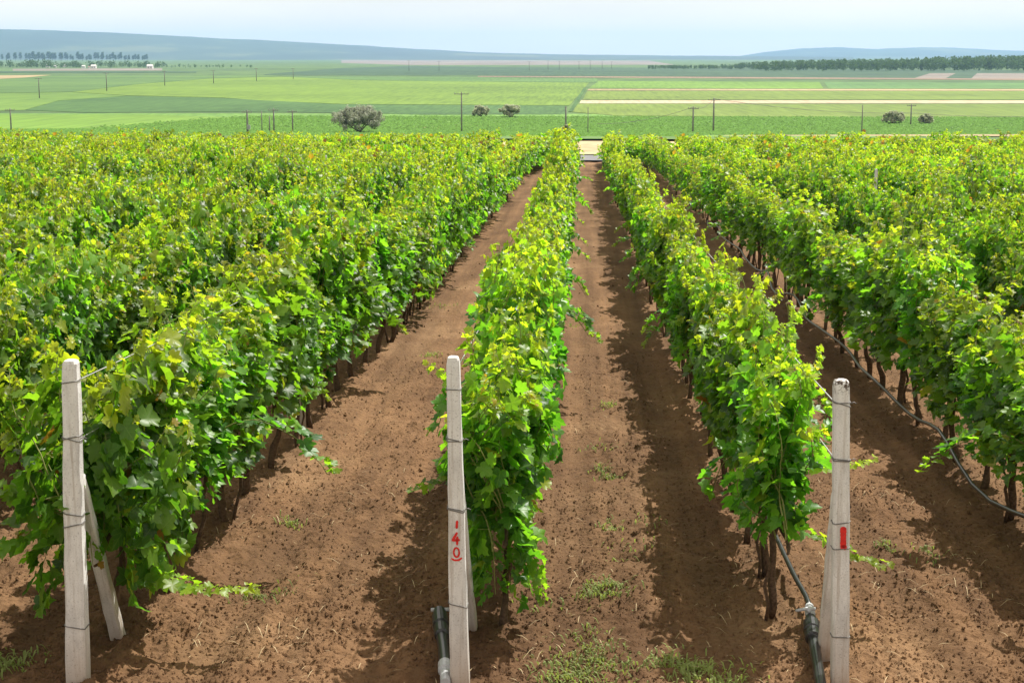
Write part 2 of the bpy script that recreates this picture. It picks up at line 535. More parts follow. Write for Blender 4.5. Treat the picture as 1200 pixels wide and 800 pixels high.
prop(link('sandy_track', np_mesh('sandy_track', np.stack([X_s, Y_s, terr(Y_s) + 0.34], -1).reshape(-1, 3), q, field_mat('tan_strip', (0.26, 0.20, 0.10), (0.34, 0.27, 0.15), 0.3, 0.1, 0.0), True)), 'thin tan strip just beyond the vines at right', kind='structure')
C_NEAR = field_mat('row_crop', (0.075, 0.17, 0.03), (0.14, 0.265, 0.045), 1.3, 0.12, 0.2)
strip('crop_field', 152, 392, 0.03, C_NEAR, 'speckled blue green row crop just beyond the vineyard', 3.0, 330, 60)


def field(poly, h, c1, c2, label, sx=0.75, sy=0.03, big=0.008, name='crop_field'):
    h = h * 0.12
    pts = [on_plain(x, y, h) for x, y in poly]
    # close edges subdivided slightly and jittered so that borders are not ruler straight
    out = []
    for i, p in enumerate(pts):
        q = pts[(i + 1) % len(pts)]
        L = (q - p).length
        n = max(1, min(14, int(L / 40)))
        for k in range(n):
            a = p.lerp(q, k / n)
            if k: a = a + Vector((0, random.uniform(-1, 1) * min(2.0, L * 0.003), 0))
            out.append(a)
    n = len(out)
    vs = [tuple(p) for p in out] + [(p.x, p.y, ZV - 0.4) for p in out]
    fs = [tuple(range(n))] + [(i, i + n, (i + 1) % n + n, (i + 1) % n) for i in range(n)]
    me = bpy.data.meshes.new(name)
    me.from_pydata(vs, [], fs)
    me.materials.append(field_mat('field', c1, c2, sx, sy, 0.1, big))
    me.update()
    prop(link(name, me), label, kind='structure')


LIME = ((0.085, 0.155, 0.018), (0.125, 0.205, 0.022))
MIDG = ((0.055, 0.125, 0.03), (0.09, 0.17, 0.04))
DARK = ((0.03, 0.085, 0.02), (0.06, 0.13, 0.03))
TEAL = ((0.02, 0.058, 0.028), (0.04, 0.085, 0.036))
BEIG = ((0.26, 0.20, 0.10), (0.33, 0.26, 0.14))
PINK = ((0.15, 0.13, 0.11), (0.195, 0.17, 0.14))
OLIV = ((0.095, 0.15, 0.02), (0.135, 0.195, 0.028))
field([(-300, 133), (0, 134), (180, 134.5), (285, 138), (230, 146), (120, 150), (0, 151.5), (-300, 152)], 0.62, (0.09, 0.18, 0.02), (0.13, 0.235, 0.026), 'bright green field band at far left just past the vines')
field([(30, 129), (70, 118), (150, 112.5), (260, 115), (400, 122.5), (500, 123), (665, 124), (662, 134), (500, 134.5), (400, 132), (250, 131), (100, 132)], 0.66, *DARK, 'dark green crop band running behind the grey olive tree', 0.9, 0.05)
field([(85, 108), (160, 99), (250, 92), (330, 90), (420, 94), (520, 95.5), (690, 97), (684, 105), (667, 123.5), (400, 122), (300, 117.5), (260, 114.5), (150, 112)], 0.70, *LIME, 'large bright lime green field in the middle of the valley')
field([(-300, 93), (0, 93), (60, 89), (300, 88), (330, 89.5), (250, 91.7), (160, 98.7), (85, 107.7), (0, 109), (-300, 110)], 0.74, (0.05, 0.115, 0.03), (0.09, 0.16, 0.035), 'dull green field at left above the lime green field', 0.9, 0.03)
field([(-300, 110.3), (0, 109.3), (84, 108.2), (148, 112.3), (68, 118), (28, 129), (-100, 132), (-300, 132)], 0.58, (0.075, 0.15, 0.025), (0.115, 0.2, 0.03), 'mottled yellow green field at far left')
field([(-300, 89), (0, 88.5), (60, 88), (30, 91), (0, 92.5), (-300, 93.5)], 0.9, *BEIG, 'thin beige stubble strip at far left')
field([(-300, 83.5), (230, 83.7), (230, 85.3), (-300, 86)], 1.1, *TEAL, 'thin dark hedge green strip below the village trees')
field([(15, 80.8), (190, 80.1), (190, 82.9), (15, 83.2)], 0.8, *PINK, 'pale pink ploughed strip below the village trees')
field([(310, 87.2), (400, 80), (480, 77.5), (600, 79), (780, 79.5), (1000, 81), (1350, 84), (1350, 93), (1000, 91.5), (780, 89.5), (600, 88.8), (400, 88.4), (310, 87.8)], 0.86, *TEAL, 'long dark teal field across the middle distance', 0.3, 0.01)
field([(560, 89.2), (800, 90), (1350, 93.4), (1350, 95), (800, 91.7), (560, 90.3)], 0.92, (0.16, 0.115, 0.08), (0.22, 0.15, 0.1), 'narrow brown ploughed strip along the lower edge of the teal field')
field([(330, 89.7), (560, 90.5), (700, 91.5), (700, 96.7), (520, 95.2), (420, 93.7)], 0.6, *MIDG, 'mid green strip above the lime green field')
field([(702, 95), (960, 96.3), (965, 103.9), (690, 103.5)], 0.64, (0.085, 0.175, 0.02), (0.125, 0.225, 0.03), 'bright green strip right of the lime green field')
field([(966, 96.3), (1350, 98), (1350, 104.2), (971, 103.9)], 0.68, (0.065, 0.15, 0.04), (0.095, 0.19, 0.05), 'pale blue green strip at far right')
field([(690, 104.3), (1350, 104.6), (1350, 106.6), (688, 106.1)], 0.72, *BEIG, 'thin beige field edge, upper of the two pale lines at right')
field([(688, 106.7), (1350, 107), (1350, 116.6), (683, 116.8)], 0.76, *OLIV, 'olive lime strip between the two pale lines at right')
field([(681, 117.6), (1350, 117.9), (1350, 121.2), (679, 121.2)], 0.6, (0.36, 0.28, 0.17), (0.46, 0.37, 0.24), 'pale sandy track, lower of the two pale lines at right', name='sandy_track')
field([(678, 121.8), (1350, 122), (1350, 139), (1000, 137.5), (720, 135.5), (668, 131)], 0.8, *OLIV, 'broad olive lime field at right with two round bushes')
field([(1090, 86), (1120, 86), (1108, 92), (1072, 91.6)], 1.0, *PINK, 'small pinkish bare plot in the dark field at right')
field([(1145, 86), (1350, 86.5), (1350, 93), (1138, 92.2)], 1.02, *PINK, 'wide pinkish bare plot at the right edge')
field([(684, 103), (687, 103), (671, 131), (666, 131)], 1.0, *DARK, 'dark weedy ditch line beside the lime green field')
field([(400, 70.6), (760, 71.2), (790, 76), (480, 76.5), (400, 74)], 0.5, *PINK, 'pale pinkish plain below the distant blue hills', 0.01, 0.004)
field([(455, 149), (540, 146), (600, 147), (520, 151)], 0.72, (0.15, 0.17, 0.05), (0.2, 0.2, 0.07), 'brownish thin patch in the row crop', 0.6, 0.3)

# crop plants that speckle the nearest field (uncountable)
n = 75000
cy = np.concatenate([rng.uniform(160, 262, 14000), rng.uniform(262, 372, n - 14000)])
cx = rng.uniform(-0.40, 0.40, n) * cy
_ok = ~((cy < 256) & (cx > 0.075 * cy)) & ~((cy > 302) & (cx / cy < (np.interp(cy, [302, 372], [100, 300]) + rng.normal(0, 12, n) - 680) / F))
cx, cy = cx[_ok], cy[_ok]; n = len(cx)
row = np.round(cy / 1.4) * 1.4 + rng.normal(0, 0.12, n)
sz = rng.uniform(0.22, 0.5, n)
base = np.stack([cx, row, terr(row) + 0.06], -1)
an = rng.uniform(0, 6.28, n)
V = np.zeros((n, 5, 3))
for k in range(4):
    a = an + k * math.pi / 2
    V[:, k, 0] = np.cos(a) * sz; V[:, k, 1] = np.sin(a) * sz; V[:, k, 2] = rng.uniform(0, 0.15, n)
V[:, 4, 2] = sz * rng.uniform(0.4, 0.75, n)
V += base[:, None, :]
b = (np.arange(n) * 5)[:, None]
T = np.concatenate([b + np.array([[k, (k + 1) % 4, 4]]) for k in range(4)], 0)
o = link('crop_plants', np_mesh('crop_plants', V.reshape(-1, 3), T, plain_mat('crop_leaf', (0.10, 0.205, 0.035), 0.9, 0.3, 0.9, spec=0.08, detail=2)))
prop(o, 'leafy crop plants speckling the nearest valley field', 'crop', kind='stuff')

# ------------------------------------------------------------------ vines
_half_hi = [(0.10, -0.13), (0.30, -0.17), (0.44, -0.04), (0.53, 0.13), (0.43, 0.20), (0.36, 0.27), (0.50, 0.38), (0.57, 0.58), (0.40, 0.60), (0.27, 0.62), (0.24, 0.80), (0.10, 0.88)]
_half_lo = [(0.34, -0.14), (0.52, 0.14), (0.37, 0.28), (0.54, 0.58), (0.26, 0.66)]


def leaf_template(half):
    out = [(0.0, 0.0)] + half + [(0.0, 1.0)] + [(-a, b) for a, b in reversed(half)]
    pts = np.array([(0.0, 0.33)] + out)
    n = len(out)
    tri = np.array([(0, 1 + i, 1 + (i + 1) % n) for i in range(n)])
    return pts, tri


TPL = {'hi': leaf_template(_half_hi), 'lo': leaf_template(_half_lo)}


def norm(a):
    return a / np.maximum(np.linalg.norm(a, axis=-1, keepdims=True), 1e-6)


def leaves_mesh(name, O, D, Nn, size, tint, lod, r, stems=None):
    """O origin, D tip direction, Nn normal, one leaf each"""
    pts, tri = TPL[lod]
    k = len(O)
    D = norm(D)
    Nn = norm(Nn - D * np.sum(Nn * D, -1, keepdims=True))
    U = np.cross(D, Nn)
    fold = r.uniform(-0.1, 0.6, k)
    droop = r.uniform(-0.2, 0.75, k)
    u, v = pts[:, 0][None, :], pts[:, 1][None, :]
    wav = 0.07 * np.sin(u * 9 + r.uniform(0, 6, (k, 1))) * np.sin(v * 7 + r.uniform(0, 6, (k, 1)))
    h = np.abs(u) * fold[:, None] - droop[:, None] * (v - 0.2) ** 2 + wav
    asym = 1 + r.normal(0, 0.06, (k, 1)) * np.sign(u)
    V = O[:, None, :] + size[:, None, None] * (U[:, None, :] * (u * asym)[..., None] * 1.0 + D[:, None, :] * (v + 0 * h)[..., None] + Nn[:, None, :] * h[..., None])
    nv = len(pts)
    T = (np.arange(k) * nv)[:, None, None] + tri[None]
    C = np.concatenate([np.repeat(tint[:, None, :], nv, 1), np.ones((k, nv, 1))], -1).reshape(-1, 4)
    UV = np.repeat(pts[None], k, 0).reshape(-1, 2)
    V = V.reshape(-1, 3); T = T.reshape(-1, 3)
    faces = [T]; mi = np.zeros(len(T), dtype=int)
    if stems is not None and len(stems.v):
        b = len(V)
        sv = np.array(stems.v)
        sf = np.array(stems.f) + b
        V = np.concatenate([V, sv]); faces.append(sf)
        mi = np.concatenate([mi, np.ones(len(sf), dtype=int)])
        C = np.concatenate([C, np.ones((len(sv), 4))]); UV = np.concatenate([UV, np.zeros((len(sv), 2))])
    return np_mesh(name, V, faces, [M_LEAF, M_STEM], True, mi, {'tint': C}, UV)


G_DARK = np.array((0.027, 0.086, 0.012)); G_MID = np.array((0.066, 0.180, 0.018)); G_PALE = np.array((0.150, 0.295, 0.027))  # leaf greens from dark to pale, picked at random per leaf
G_YEL = np.array((0.29, 0.33, 0.03)); G_ORG = np.array((0.33, 0.17, 0.04))


def tints(r, young, top):
    k = len(young)
    a = r.random((k, 1))
    c = np.where(a < 0.4, G_DARK + (G_MID - G_DARK) * a * 2.5, G_MID + (G_PALE - G_MID) * (a - 0.4) * 1.67)
    y = np.clip(young * 1.0 + top * 0.5 * r.random(k), 0, 1)[:, None]
    c = c * (1 - y) + G_YEL * r.uniform(0.65, 1.15, (k, 1)) * y
    old = r.random(k)
    c[old < 0.012] = G_YEL * 0.9
    og = (old > 0.996)
    c[og] = G_ORG * r.uniform(0.5, 1, (og.sum(), 1))
    tip = (young > 0.85) & (r.random(k) < 0.22)
    c[tip] = (G_ORG * 0.55 + G_YEL * 0.45)
    return c


def vine(seed, lod='hi', nsh=15, step=0.058, size=0.125, width=0.34, top=1.72, length=0.52, low=120, sprawl=0.06, stems=True, lean0=0.5, zlow=0.48):
    r = np.random.default_rng(seed)
    O, D, NN, SZ, YG = [], [], [], [], []
    st = MB()
    for i in range(nsh):
        y0 = (i + 0.5) / nsh * 2 - 1
        p = np.array((r.normal(0, 0.05), (y0 + r.normal(0, 0.1)) * length, r.uniform(0.62, 0.82)))
        side = 1 if r.random() < 0.5 else -1
        wild = r.random() < sprawl
        lean = r.uniform(0.0, lean0) * side * (1.9 if wild else 1)
        d = np.array((lean, r.normal(0, 0.18), 1.0))
        L = r.uniform(0.85, 1.30) * (top - 0.7) / 1.0
        if r.random() < 0.12: L *= 1.22
        ns = int(L / step)
        path = [p.copy()]
        flip = 1
        for j in range(ns):
            t = j / max(1, ns - 1)
            d = d + r.normal(0, 0.10, 3)
            if abs(p[0]) > width * 0.75 and not wild: d[0] -= 0.12 * np.sign(p[0])
            if t > 0.74 or wild: d[2] -= 0.06 + 0.1 * wild; d[0] += 0.04 * side * (1 + wild)
            d = d / np.linalg.norm(d)
            p = p + d * step * (1 - 0.35 * t)
            if p[2] > top + 0.2: d[2] -= 0.3
            if j > 8 and p[2] < (0.62 if wild else 0.85): break
            path.append(p.copy())
            flip = -flip
            m = 1 if t < 0.8 else 2
            outx = np.sign(p[0] + r.normal(0, 0.16))
            for q in range(m):
                pet = np.array((outx * r.uniform(0.3, 1.0), flip * r.uniform(0.2, 0.9), r.uniform(-0.1, 0.6)))
                pet /= np.linalg.norm(pet)
                ln = r.uniform(0.05, 0.12) * (1 - 0.6 * t)
                o = p + pet * ln
                O.append(o)
                NN.append(np.array((outx * r.uniform(0.1, 0.9), 0, r.uniform(0.25, 1.0))) + r.normal(0, 0.32, 3))
                D.append(np.array((outx * r.uniform(0.15, 0.8), flip * 0.55, -r.uniform(-0.3, 0.65))) + r.normal(0, 0.45, 3))
                s = size * r.uniform(0.75, 1.2) * (1.0 - 0.62 * max(0, (t - 0.55) / 0.45))
                SZ.append(s)
                YG.append(max(0, (t - 0.62) / 0.38) ** 1.3 * r.uniform(0.7, 1.1))
                if stems and lod == 'hi' and r.random() < 0.4:
                    st.tube([p, o], 0.0022, 3, False)
        if stems:
            st.tube(path, [0.0065 * (1 - 0.7 * j / len(path)) for j in range(len(path))], 3 if lod == 'lo' else 4, False)
    # leafy sides and skirt
    for i in range(low):
        side = 1 if r.random() < 0.5 else -1
        z = zlow + (1.64 - zlow) * r.random() ** 1.1
        wx = width * (0.75 + 0.3 * math.sin(z * 5 + seed) * 0.5) * r.uniform(0.55, 1.12)
        O.append(np.array((side * wx, r.uniform(-length, length), z)))
        NN.append(np.array((side * r.uniform(0.4, 1.0), 0, r.uniform(0.1, 0.9))) + r.normal(0, 0.3, 3))
        D.append(np.array((side * r.uniform(0.0, 0.6), r.normal(0, 0.65), -r.uniform(-0.1, 0.9))) + r.normal(0, 0.25, 3))
        SZ.append(size * r.uniform(0.75, 1.3)); YG.append(0.0 if r.random() < 0.93 else 0.7)
    O = np.array(O); SZ = np.array(SZ)
    topf = np.clip((O[:, 2] - (top - 0.5)) / 0.5, 0, 1) * (0.8 if size < 0.12 else 2.2)
    return leaves_mesh('grapevine', O, np.array(D), np.array(NN), SZ, tints(r, np.array(YG), topf), lod, r, st)


VH = [vine(100 + i, 'hi', 27, 0.046, 0.102, 0.40 + 0.03 * (i % 3), 1.76 + 0.06 * (i % 3), low=330) for i in range(10)]
VM = [vine(200 + i, 'lo', 24, 0.051, 0.108, 0.42, 1.74 + 0.05 * (i % 3), low=270) for i in range(9)]
VF = [vine(300 + i, 'lo', 19, 0.064, 0.130, 0.44, 1.62 + 0.05 * (i % 3), low=170, stems=False) for i in range(8)]
# slimmer vines of the two middle rows
NH = [vine(600 + i, 'hi', 23, 0.046, 0.101, 0.165 + 0.02 * (i % 3), 1.78 + 0.05 * (i % 3), low=230, lean0=0.15, sprawl=0.02, zlow=0.48) for i in range(10)]
NM = [vine(700 + i, 'lo', 20, 0.051, 0.107, 0.185, 1.76 + 0.05 * (i % 3), low=180, lean0=0.17, sprawl=0.02, zlow=0.48) for i in range(8)]
NF = [vine(800 + i, 'lo', 17, 0.064, 0.126, 0.22, 1.64 + 0.05 * (i % 3), low=110, stems=False, lean0=0.2, sprawl=0.02, zlow=0.48) for i in range(7)]
VE = [vine(400, 'hi', 30, 0.047, 0.118, 0.45, 1.80, 0.55, 380, 0.08, zlow=0.36), vine(401, 'hi', 26, 0.046, 0.108, 0.19, 1.90, 0.5, 300, 0.0, lean0=0.18, zlow=0.30), vine(402, 'hi', 21, 0.046, 0.108, 0.16, 1.80, 0.48, 160, 0.0, lean0=0.15, zlow=0.64)]


def trunk_mesh(seed):
    r = np.random.default_rng(seed)
    m = MB()
    pts, rad = [], []
    x = y = 0.0
    for i in range(8):
        z = -0.06 + 0.84 * i / 7
        pts.append((x, y, z)); rad.append(0.026 - 0.009 * i / 7 + r.uniform(-0.004, 0.006))
        x += r.normal(0, 0.018); y += r.normal(0, 0.025)
    m.tube(pts, rad, 7)
    e = Vector(pts[-1]) - Vector((0, 0, 0.02))
    for s in (-1, 1):
        q = [e + Vector((r.normal(0, 0.01), s * 0.5 * t, 0.05 * math.sin(t * 5) + r.normal(0, 0.012))) for t in np.linspace(0, 1, 6)]
        m.tube(q, [0.019 - 0.009 * t for t in np.linspace(0, 1, 6)], 6)
    if r.random() < 0.7:                     # second thin stem
        q = [Vector((0.03 + 0.05 * t + r.normal(0, 0.01), 0.06 + 0.12 * t, -0.05 + 0.8 * t)) for t in np.linspace(0, 1, 6)]
        m.tube(q, 0.012, 5)
    return m.mesh('trunk', M_BARK, True)


TR = [trunk_mesh(500 + i) for i in range(6)]


def shoot_mesh(seed, path, size=0.1, yellow=0.6):
    """a long trailing shoot with leaves, points relative to the vine's base"""
    r = np.random.default_rng(seed)
    P = [Vector(p) for p in path]
    seg = []
    for a, b in zip(P[:-1], P[1:]):
        n_ = max(2, int((b - a).length / 0.04))
        seg += [a.lerp(b, i / n_) for i in range(n_)]
    seg.append(P[-1])
    st = MB()
    st.tube(seg, [0.006 * (1 - 0.65 * i / len(seg)) for i in range(len(seg))], 5, False)
    O, D, NN, SZ, YG = [], [], [], [], []
    for i, p in enumerate(seg):
        t = i / len(seg)
        if i < 2: continue
        for q in range(2):
            s = 1 if q else -1
            tan = (seg[min(i + 1, len(seg) - 1)] - seg[i - 1]).normalized()
            sd_ = tan.cross(Vector((0, 0, 1))).normalized() * s
            O.append(np.array(p + sd_ * r.uniform(0.01, 0.05) + Vector((0, 0, r.uniform(0, 0.03)))))
            D.append(np.array(sd_ * 0.7 + tan * 0.6 + Vector((0, 0, -r.uniform(0, 0.5)))) + r.normal(0, 0.2, 3))
            NN.append(np.array((0, -0.25, 1.0)) + r.normal(0, 0.3, 3))
            SZ.append(size * r.uniform(0.7, 1.2) * (1 - 0.6 * t)); YG.append(yellow * (0.25 + 0.9 * t))
    return leaves_mesh('trailing_shoot', np.array(O), np.array(D), np.array(NN), np.array(SZ), tints(r, np.clip(np.array(YG), 0, 1), np.zeros(len(O))), 'hi', r, st)


ORD = {1: 'first', 2: 'second', 3: 'third', 4: 'fourth', 5: 'fifth', 6: 'sixth', 7: 'seventh', 8: 'eighth', 9: 'ninth', 10: 'tenth', 11: 'eleventh',
       12: 'twelfth', 13: 'thirteenth', 14: 'fourteenth', 15: 'fifteenth', 16: 'sixteenth', 17: 'seventeenth', 18: 'eighteenth'}
ROWS = {}
GAPS = {-1: [15.6, 16.6], 2: [28.6, 29.6], 3: [32.4, 33.3], 5: [43.4, 44.2], -3: [46.2, 47.1]}              # thin places where posts and wires show
rr = np.random.default_rng(42)
for k in range(-16, 13):
    X = XR + k * SP
    y0 = {0: YP + 1.15, 1: YP + 1.45, -1: YP + 0.75}.get(k, YP + 1.0)
    vis = max(0.0, (abs(X) - 3.2) / 0.345)   # where the row comes into frame, with a margin
    if X < 0: vis = max(0.0, (abs(X) - 3.2) / 0.375)
    if k not in (-1, 0, 1): y0 = max(y0, vis)
    if k == 0: lb = 'leafy vine row behind the concrete post painted 140'
    elif k == 1: lb = 'leafy vine row behind the concrete post with one red stroke'
    elif k == -1: lb = 'leafy vine row behind the unmarked concrete post at far left'
    elif k < 0: lb = '%s vine row to the left of the row behind the far left post' % ORD[-k - 1]
    else: lb = '%s vine row to the right of the row behind the post with one red stroke' % ORD[k - 1]
    root = empty('vine_row', (X, y0, float(terr(y0))), lb, 'vine row', 'rows of grapevines')
    ROWS[k] = root
    y = y0
    i = 0
    while y < 91.2:
        gap = any(abs(y - g) < 0.55 for g in GAPS.get(k, []))
        if k in (-1, 0, 1) and i == 0: me = VE[k + 1]
        else:
            n_ = k in (0, 1) or (k == -1 and y < 24) or (k == 2 and y < 45)
            pool = (NH if n_ else VH) if y < 24 else (NM if n_ else VM) if y < 45 else (NF if n_ else VF)
            me = pool[rr.integers(len(pool))]
        v = link('grapevine', me, root)
        zz = float(terr(y))
        v.location = (rr.normal({-1: float(np.interp(y, [10, 26], [-0.03, 0.25])), 0: 0.2}.get(k, -0.24 if k == 1 else -0.12 if k > 1 else 0.2), 0.05), y - y0, zz - float(terr(y0)))
        hs = rr.normal((1.12 if k <= 0 else 0.97 if k < 3 else 1.03) if y < 45 else float(np.interp(y, [45, 85], [1.0, 0.91] if k <= 0 else [0.95, 0.87])), 0.085) + 0.05 * math.sin(y * 0.55 + k * 2)
        if gap: hs *= 0.78 if k == -1 else 0.80
        first = i == 0 and k in (-1, 0, 1)
        v.rotation_euler = (0, 0, 0 if first else (math.pi if rr.random() < 0.5 else 0) + rr.normal(0, 0.06))
        ws = rr.uniform(0.9, 1.15) * (0.7 if gap else 1)
        if k < -1 or k > 2: ws *= 0.98
        elif k in (-1, 1, 2): ws *= 0.9
        if k == -1 and y < 24: ws *= 1.45
        if k == 2: ws *= 1.25 if y < 45 else 0.85
        if y > 74:                           # the rows grow wilder and close up at their far end
            e_ = min(1, (y - 74) / 9)
            ws *= 1 + e_ * {-1: 1.25, 0: 0.8, 1: 0.8, 2: 1.25}.get(k, 0.35)
            v.location.x += e_ * {-1: 0.25, 0: -0.45, 1: 0.42, 2: -0.25}.get(k, 0)
        v.scale = (ws, rr.uniform(1.0, 1.12), hs)
        if y < 60 and abs(k) <= 8 or (y < 30):
            t = link('trunk', TR[rr.integers(len(TR))], v)
            t.rotation_euler = (0, 0, (math.pi if rr.random() < 0.5 else 0))
            t.scale = (1, 1, 1.0 / hs * 0.95)
        if first:
            if k == -1:
                v.scale = (0.95, 1.1, 1.08)
                link('trailing_shoot', shoot_mesh(1, [(0.2, -0.1, 0.62), (0.45, -0.25, 0.45), (0.75, -0.2, 0.36), (1.0, -0.1, 0.34)], 0.12, 0.75), v)
                link('trailing_shoot', shoot_mesh(9, [(0.0, -0.3, 1.15), (0.04, -0.48, 0.95), (0.08, -0.52, 0.62)], 0.125, 0.1), v)
                link('trailing_shoot', shoot_mesh(10, [(0.1, -0.25, 1.3), (0.2, -0.42, 1.1), (0.26, -0.46, 0.75)], 0.125, 0.1), v)
                link('trailing_shoot', shoot_mesh(2, [(-0.2, -0.3, 1.0), (-0.5, -0.45, 1.0), (-0.8, -0.55, 0.95), (-1.05, -0.6, 0.8)], 0.13, 0.55), v)
                link('trailing_shoot', shoot_mesh(3, [(-0.15, -0.35, 0.8), (-0.45, -0.5, 0.72), (-0.75, -0.6, 0.62), (-0.95, -0.65, 0.66)], 0.13, 0.5), v)
                link('trailing_shoot', shoot_mesh(4, [(-0.1, 0.1, 1.3), (-0.4, 0.0, 1.32), (-0.62, -0.1, 1.2)], 0.11, 0.6), v)
            elif k == 0:
                v.scale = (1.0, 1.05, 1.02); v.location.x = 0.2
                link('trailing_shoot', shoot_mesh(5, [(-0.15, -0.2, 1.02), (-0.35, -0.35, 1.04), (-0.55, -0.4, 0.98)], 0.11, 0.15), v)
                link('trailing_shoot', shoot_mesh(11, [(0.0, -0.2, 0.95), (-0.05, -0.32, 0.66), (-0.03, -0.36, 0.32)], 0.115, 0.1), v)
                link('trailing_shoot', shoot_mesh(12, [(0.1, -0.15, 0.95), (0.1, -0.26, 0.66), (0.06, -0.3, 0.36)], 0.115, 0.1), v)
                link('trailing_shoot', shoot_mesh(6, [(0.12, -0.2, 0.7), (0.22, -0.25, 0.5), (0.27, -0.28, 0.25)], 0.1, 0.3), v)
            else:
                v.scale = (1.0, 1.05, 1.0); v.location.x = -0.24
                link('trailing_shoot', shoot_mesh(7, [(0.15, -0.1, 1.05), (0.38, -0.15, 1.02), (0.6, -0.2, 1.1)], 0.1, 0.9), v)
                link('trailing_shoot', shoot_mesh(8, [(0.12, -0.1, 0.62), (0.3, -0.12, 0.55), (0.5, -0.2, 0.45), (0.72, -0.25, 0.42)], 0.1, 0.55), v)
        y += rr.uniform(0.93, 1.05)
        i += 1


# ------------------------------------------------------------------ concrete posts
def post_mesh(name, wb, wt, h, lx, ly, mat, pit=0.0, n=16):
    """tapered square post with chamfered edges and a rounded top; leans lx, ly over its height"""
    prof = [(-1, -0.72), (-0.72, -1), (0.72, -1), (1, -0.72), (1, 0.72), (0.72, 1), (-0.72, 1), (-1, 0.72)]
    zs = list(np.linspace(-0.25, h - 0.05, n)) + [h - 0.022, h - 0.006, h]
    vs, fs = [], []
    for j, z in enumerate(zs):
        t = max(0, z) / h
        hw = (wb + (wt - wb) * t) / 2
        sh = {n: 0.95, n + 1: 0.78, n + 2: 0.45}.get(j, 1.0)
        for a, b in prof:
            jx = random.uniform(-1, 1) * 0.0026
            vs.append((a * hw * sh + lx * t + jx, b * hw * sh + ly * t + jx, z))
    k = len(prof)
    for j in range(len(zs) - 1):
        for i in range(k): fs.append((j * k + i, j * k + (i + 1) % k, (j + 1) * k + (i + 1) % k, (j + 1) * k + i))
    fs.append(tuple((len(zs) - 1) * k + i for i in range(k)))
    me = bpy.data.meshes.new(name)
    me.from_pydata(vs, [], fs)
    me.materials.append(mat)
    me.update()
    return me


def binding(parent, z, wb, wt, h, lx, ly, turns=2, mat=None):
    t = z / h
    hw = (wb + (wt - wb) * t) / 2 + 0.003
    mb = MB()
    for q in range(turns):
        tilt = random.uniform(-0.015, 0.015)
        pts = []
        for a, b in [(-1, -.75), (-.75, -1), (.75, -1), (1, -.75), (1, .75), (.75, 1), (-.75, 1), (-1, .75), (-1, -.75)]:
            pts.append((a * hw + lx * t, b * hw + ly * t, z + q * 0.009 + tilt * a + random.uniform(-.002, .002)))
        mb.tube(pts, 0.0032, 5)
    if turns > 1:                            # twisted tail
        mb.tube([(hw + lx * t, -0.4 * hw, z), (hw + 0.02 + lx * t, -0.6 * hw, z + 0.012), (hw + 0.035 + lx * t, -0.2 * hw, z + 0.0)], 0.003, 5)
    link('tie_wire', mb.mesh('tie_wire', mat or M_RUST, True), parent)


def stroke(parent, polys, wb, wt, h, lx, ly, zc, sx, sz, width, name='painted_mark'):
    """hand-painted red strokes lying on the front face of a post"""
    mb = MB()
    for pl in polys:
        P = [Vector((x * sx, 0, zc + z * sz)) for x, z in pl]
        Q = []
        for a, b in zip(P[:-1], P[1:]):
            n_ = max(2, int((b - a).length / 0.006))
            Q += [a.lerp(b, i / n_) for i in range(n_)]
        Q.append(P[-1])
        vs = []
        m_ = len(Q)
        for i, p in enumerate(Q):
            t_ = (Q[min(i + 1, m_ - 1)] - Q[max(i - 1, 0)]).normalized()
            nrm = Vector((-t_.z, 0, t_.x))
            e = min(1, (0.45 + i / 2.0), (0.45 + (m_ - 1 - i) / 2.0)) * width / 2 * random.uniform(0.85, 1.12)
            for s in (-1, 1):
                q = p + nrm * e * s
                tt = q.z / h
                hw = (wb + (wt - wb) * tt) / 2
                vs.append((q.x + lx * tt, -hw + ly * tt - 0.004, q.z))
        fs = [(2 * i, 2 * i + 1, 2 * i + 3, 2 * i + 2) for i in range(m_ - 1)]
        mb.add(vs, fs)
    o = link(name, mb.mesh(name, M_RED), parent)
    return o


def end_post(px_b, px_t, py_t, wb, wt, label, ties, mat=M_CONC):
    b = on_vine_plane(px_b, 802)
    top = on_depth(px_t, py_t, b.y)
    h = top.z - b.z
    lx = top.x - b.x
    root = empty('concrete_post', b, label, 'post', 'concrete end posts of the vine rows')
    link('shaft', post_mesh('shaft', wb, wt, h, lx, 0, mat), root)
    for py, n_ in ties:
        z = on_depth(px_b, py, b.y).z - b.z
        binding(root, z, wb, wt, h, lx, 0, n_)
    return root, b, h, lx


pl, bl, hl, ll = end_post(92, 83, 421, 0.122, 0.086, 'unmarked pale concrete post at far left, bound with wire', [(446, 1), (513, 2), (600, 1), (613, 1), (731, 1)])
pm, bm_, hm, lm = end_post(539, 531, 417, 0.112, 0.074, 'pale concrete post painted with the red number 140', [(455, 1), (515, 2), (596, 2), (706, 1)])
pr, br, hr, lr = end_post(984, 986, 444, 0.100, 0.088, 'pale concrete post with a single red stroke and pitted top', [(472, 2), (538, 2), (610, 1), (640, 1), (743, 1)], M_CONC_P)


def zpost(b, px, py): return on_depth(px, py, b.y).z - b.z


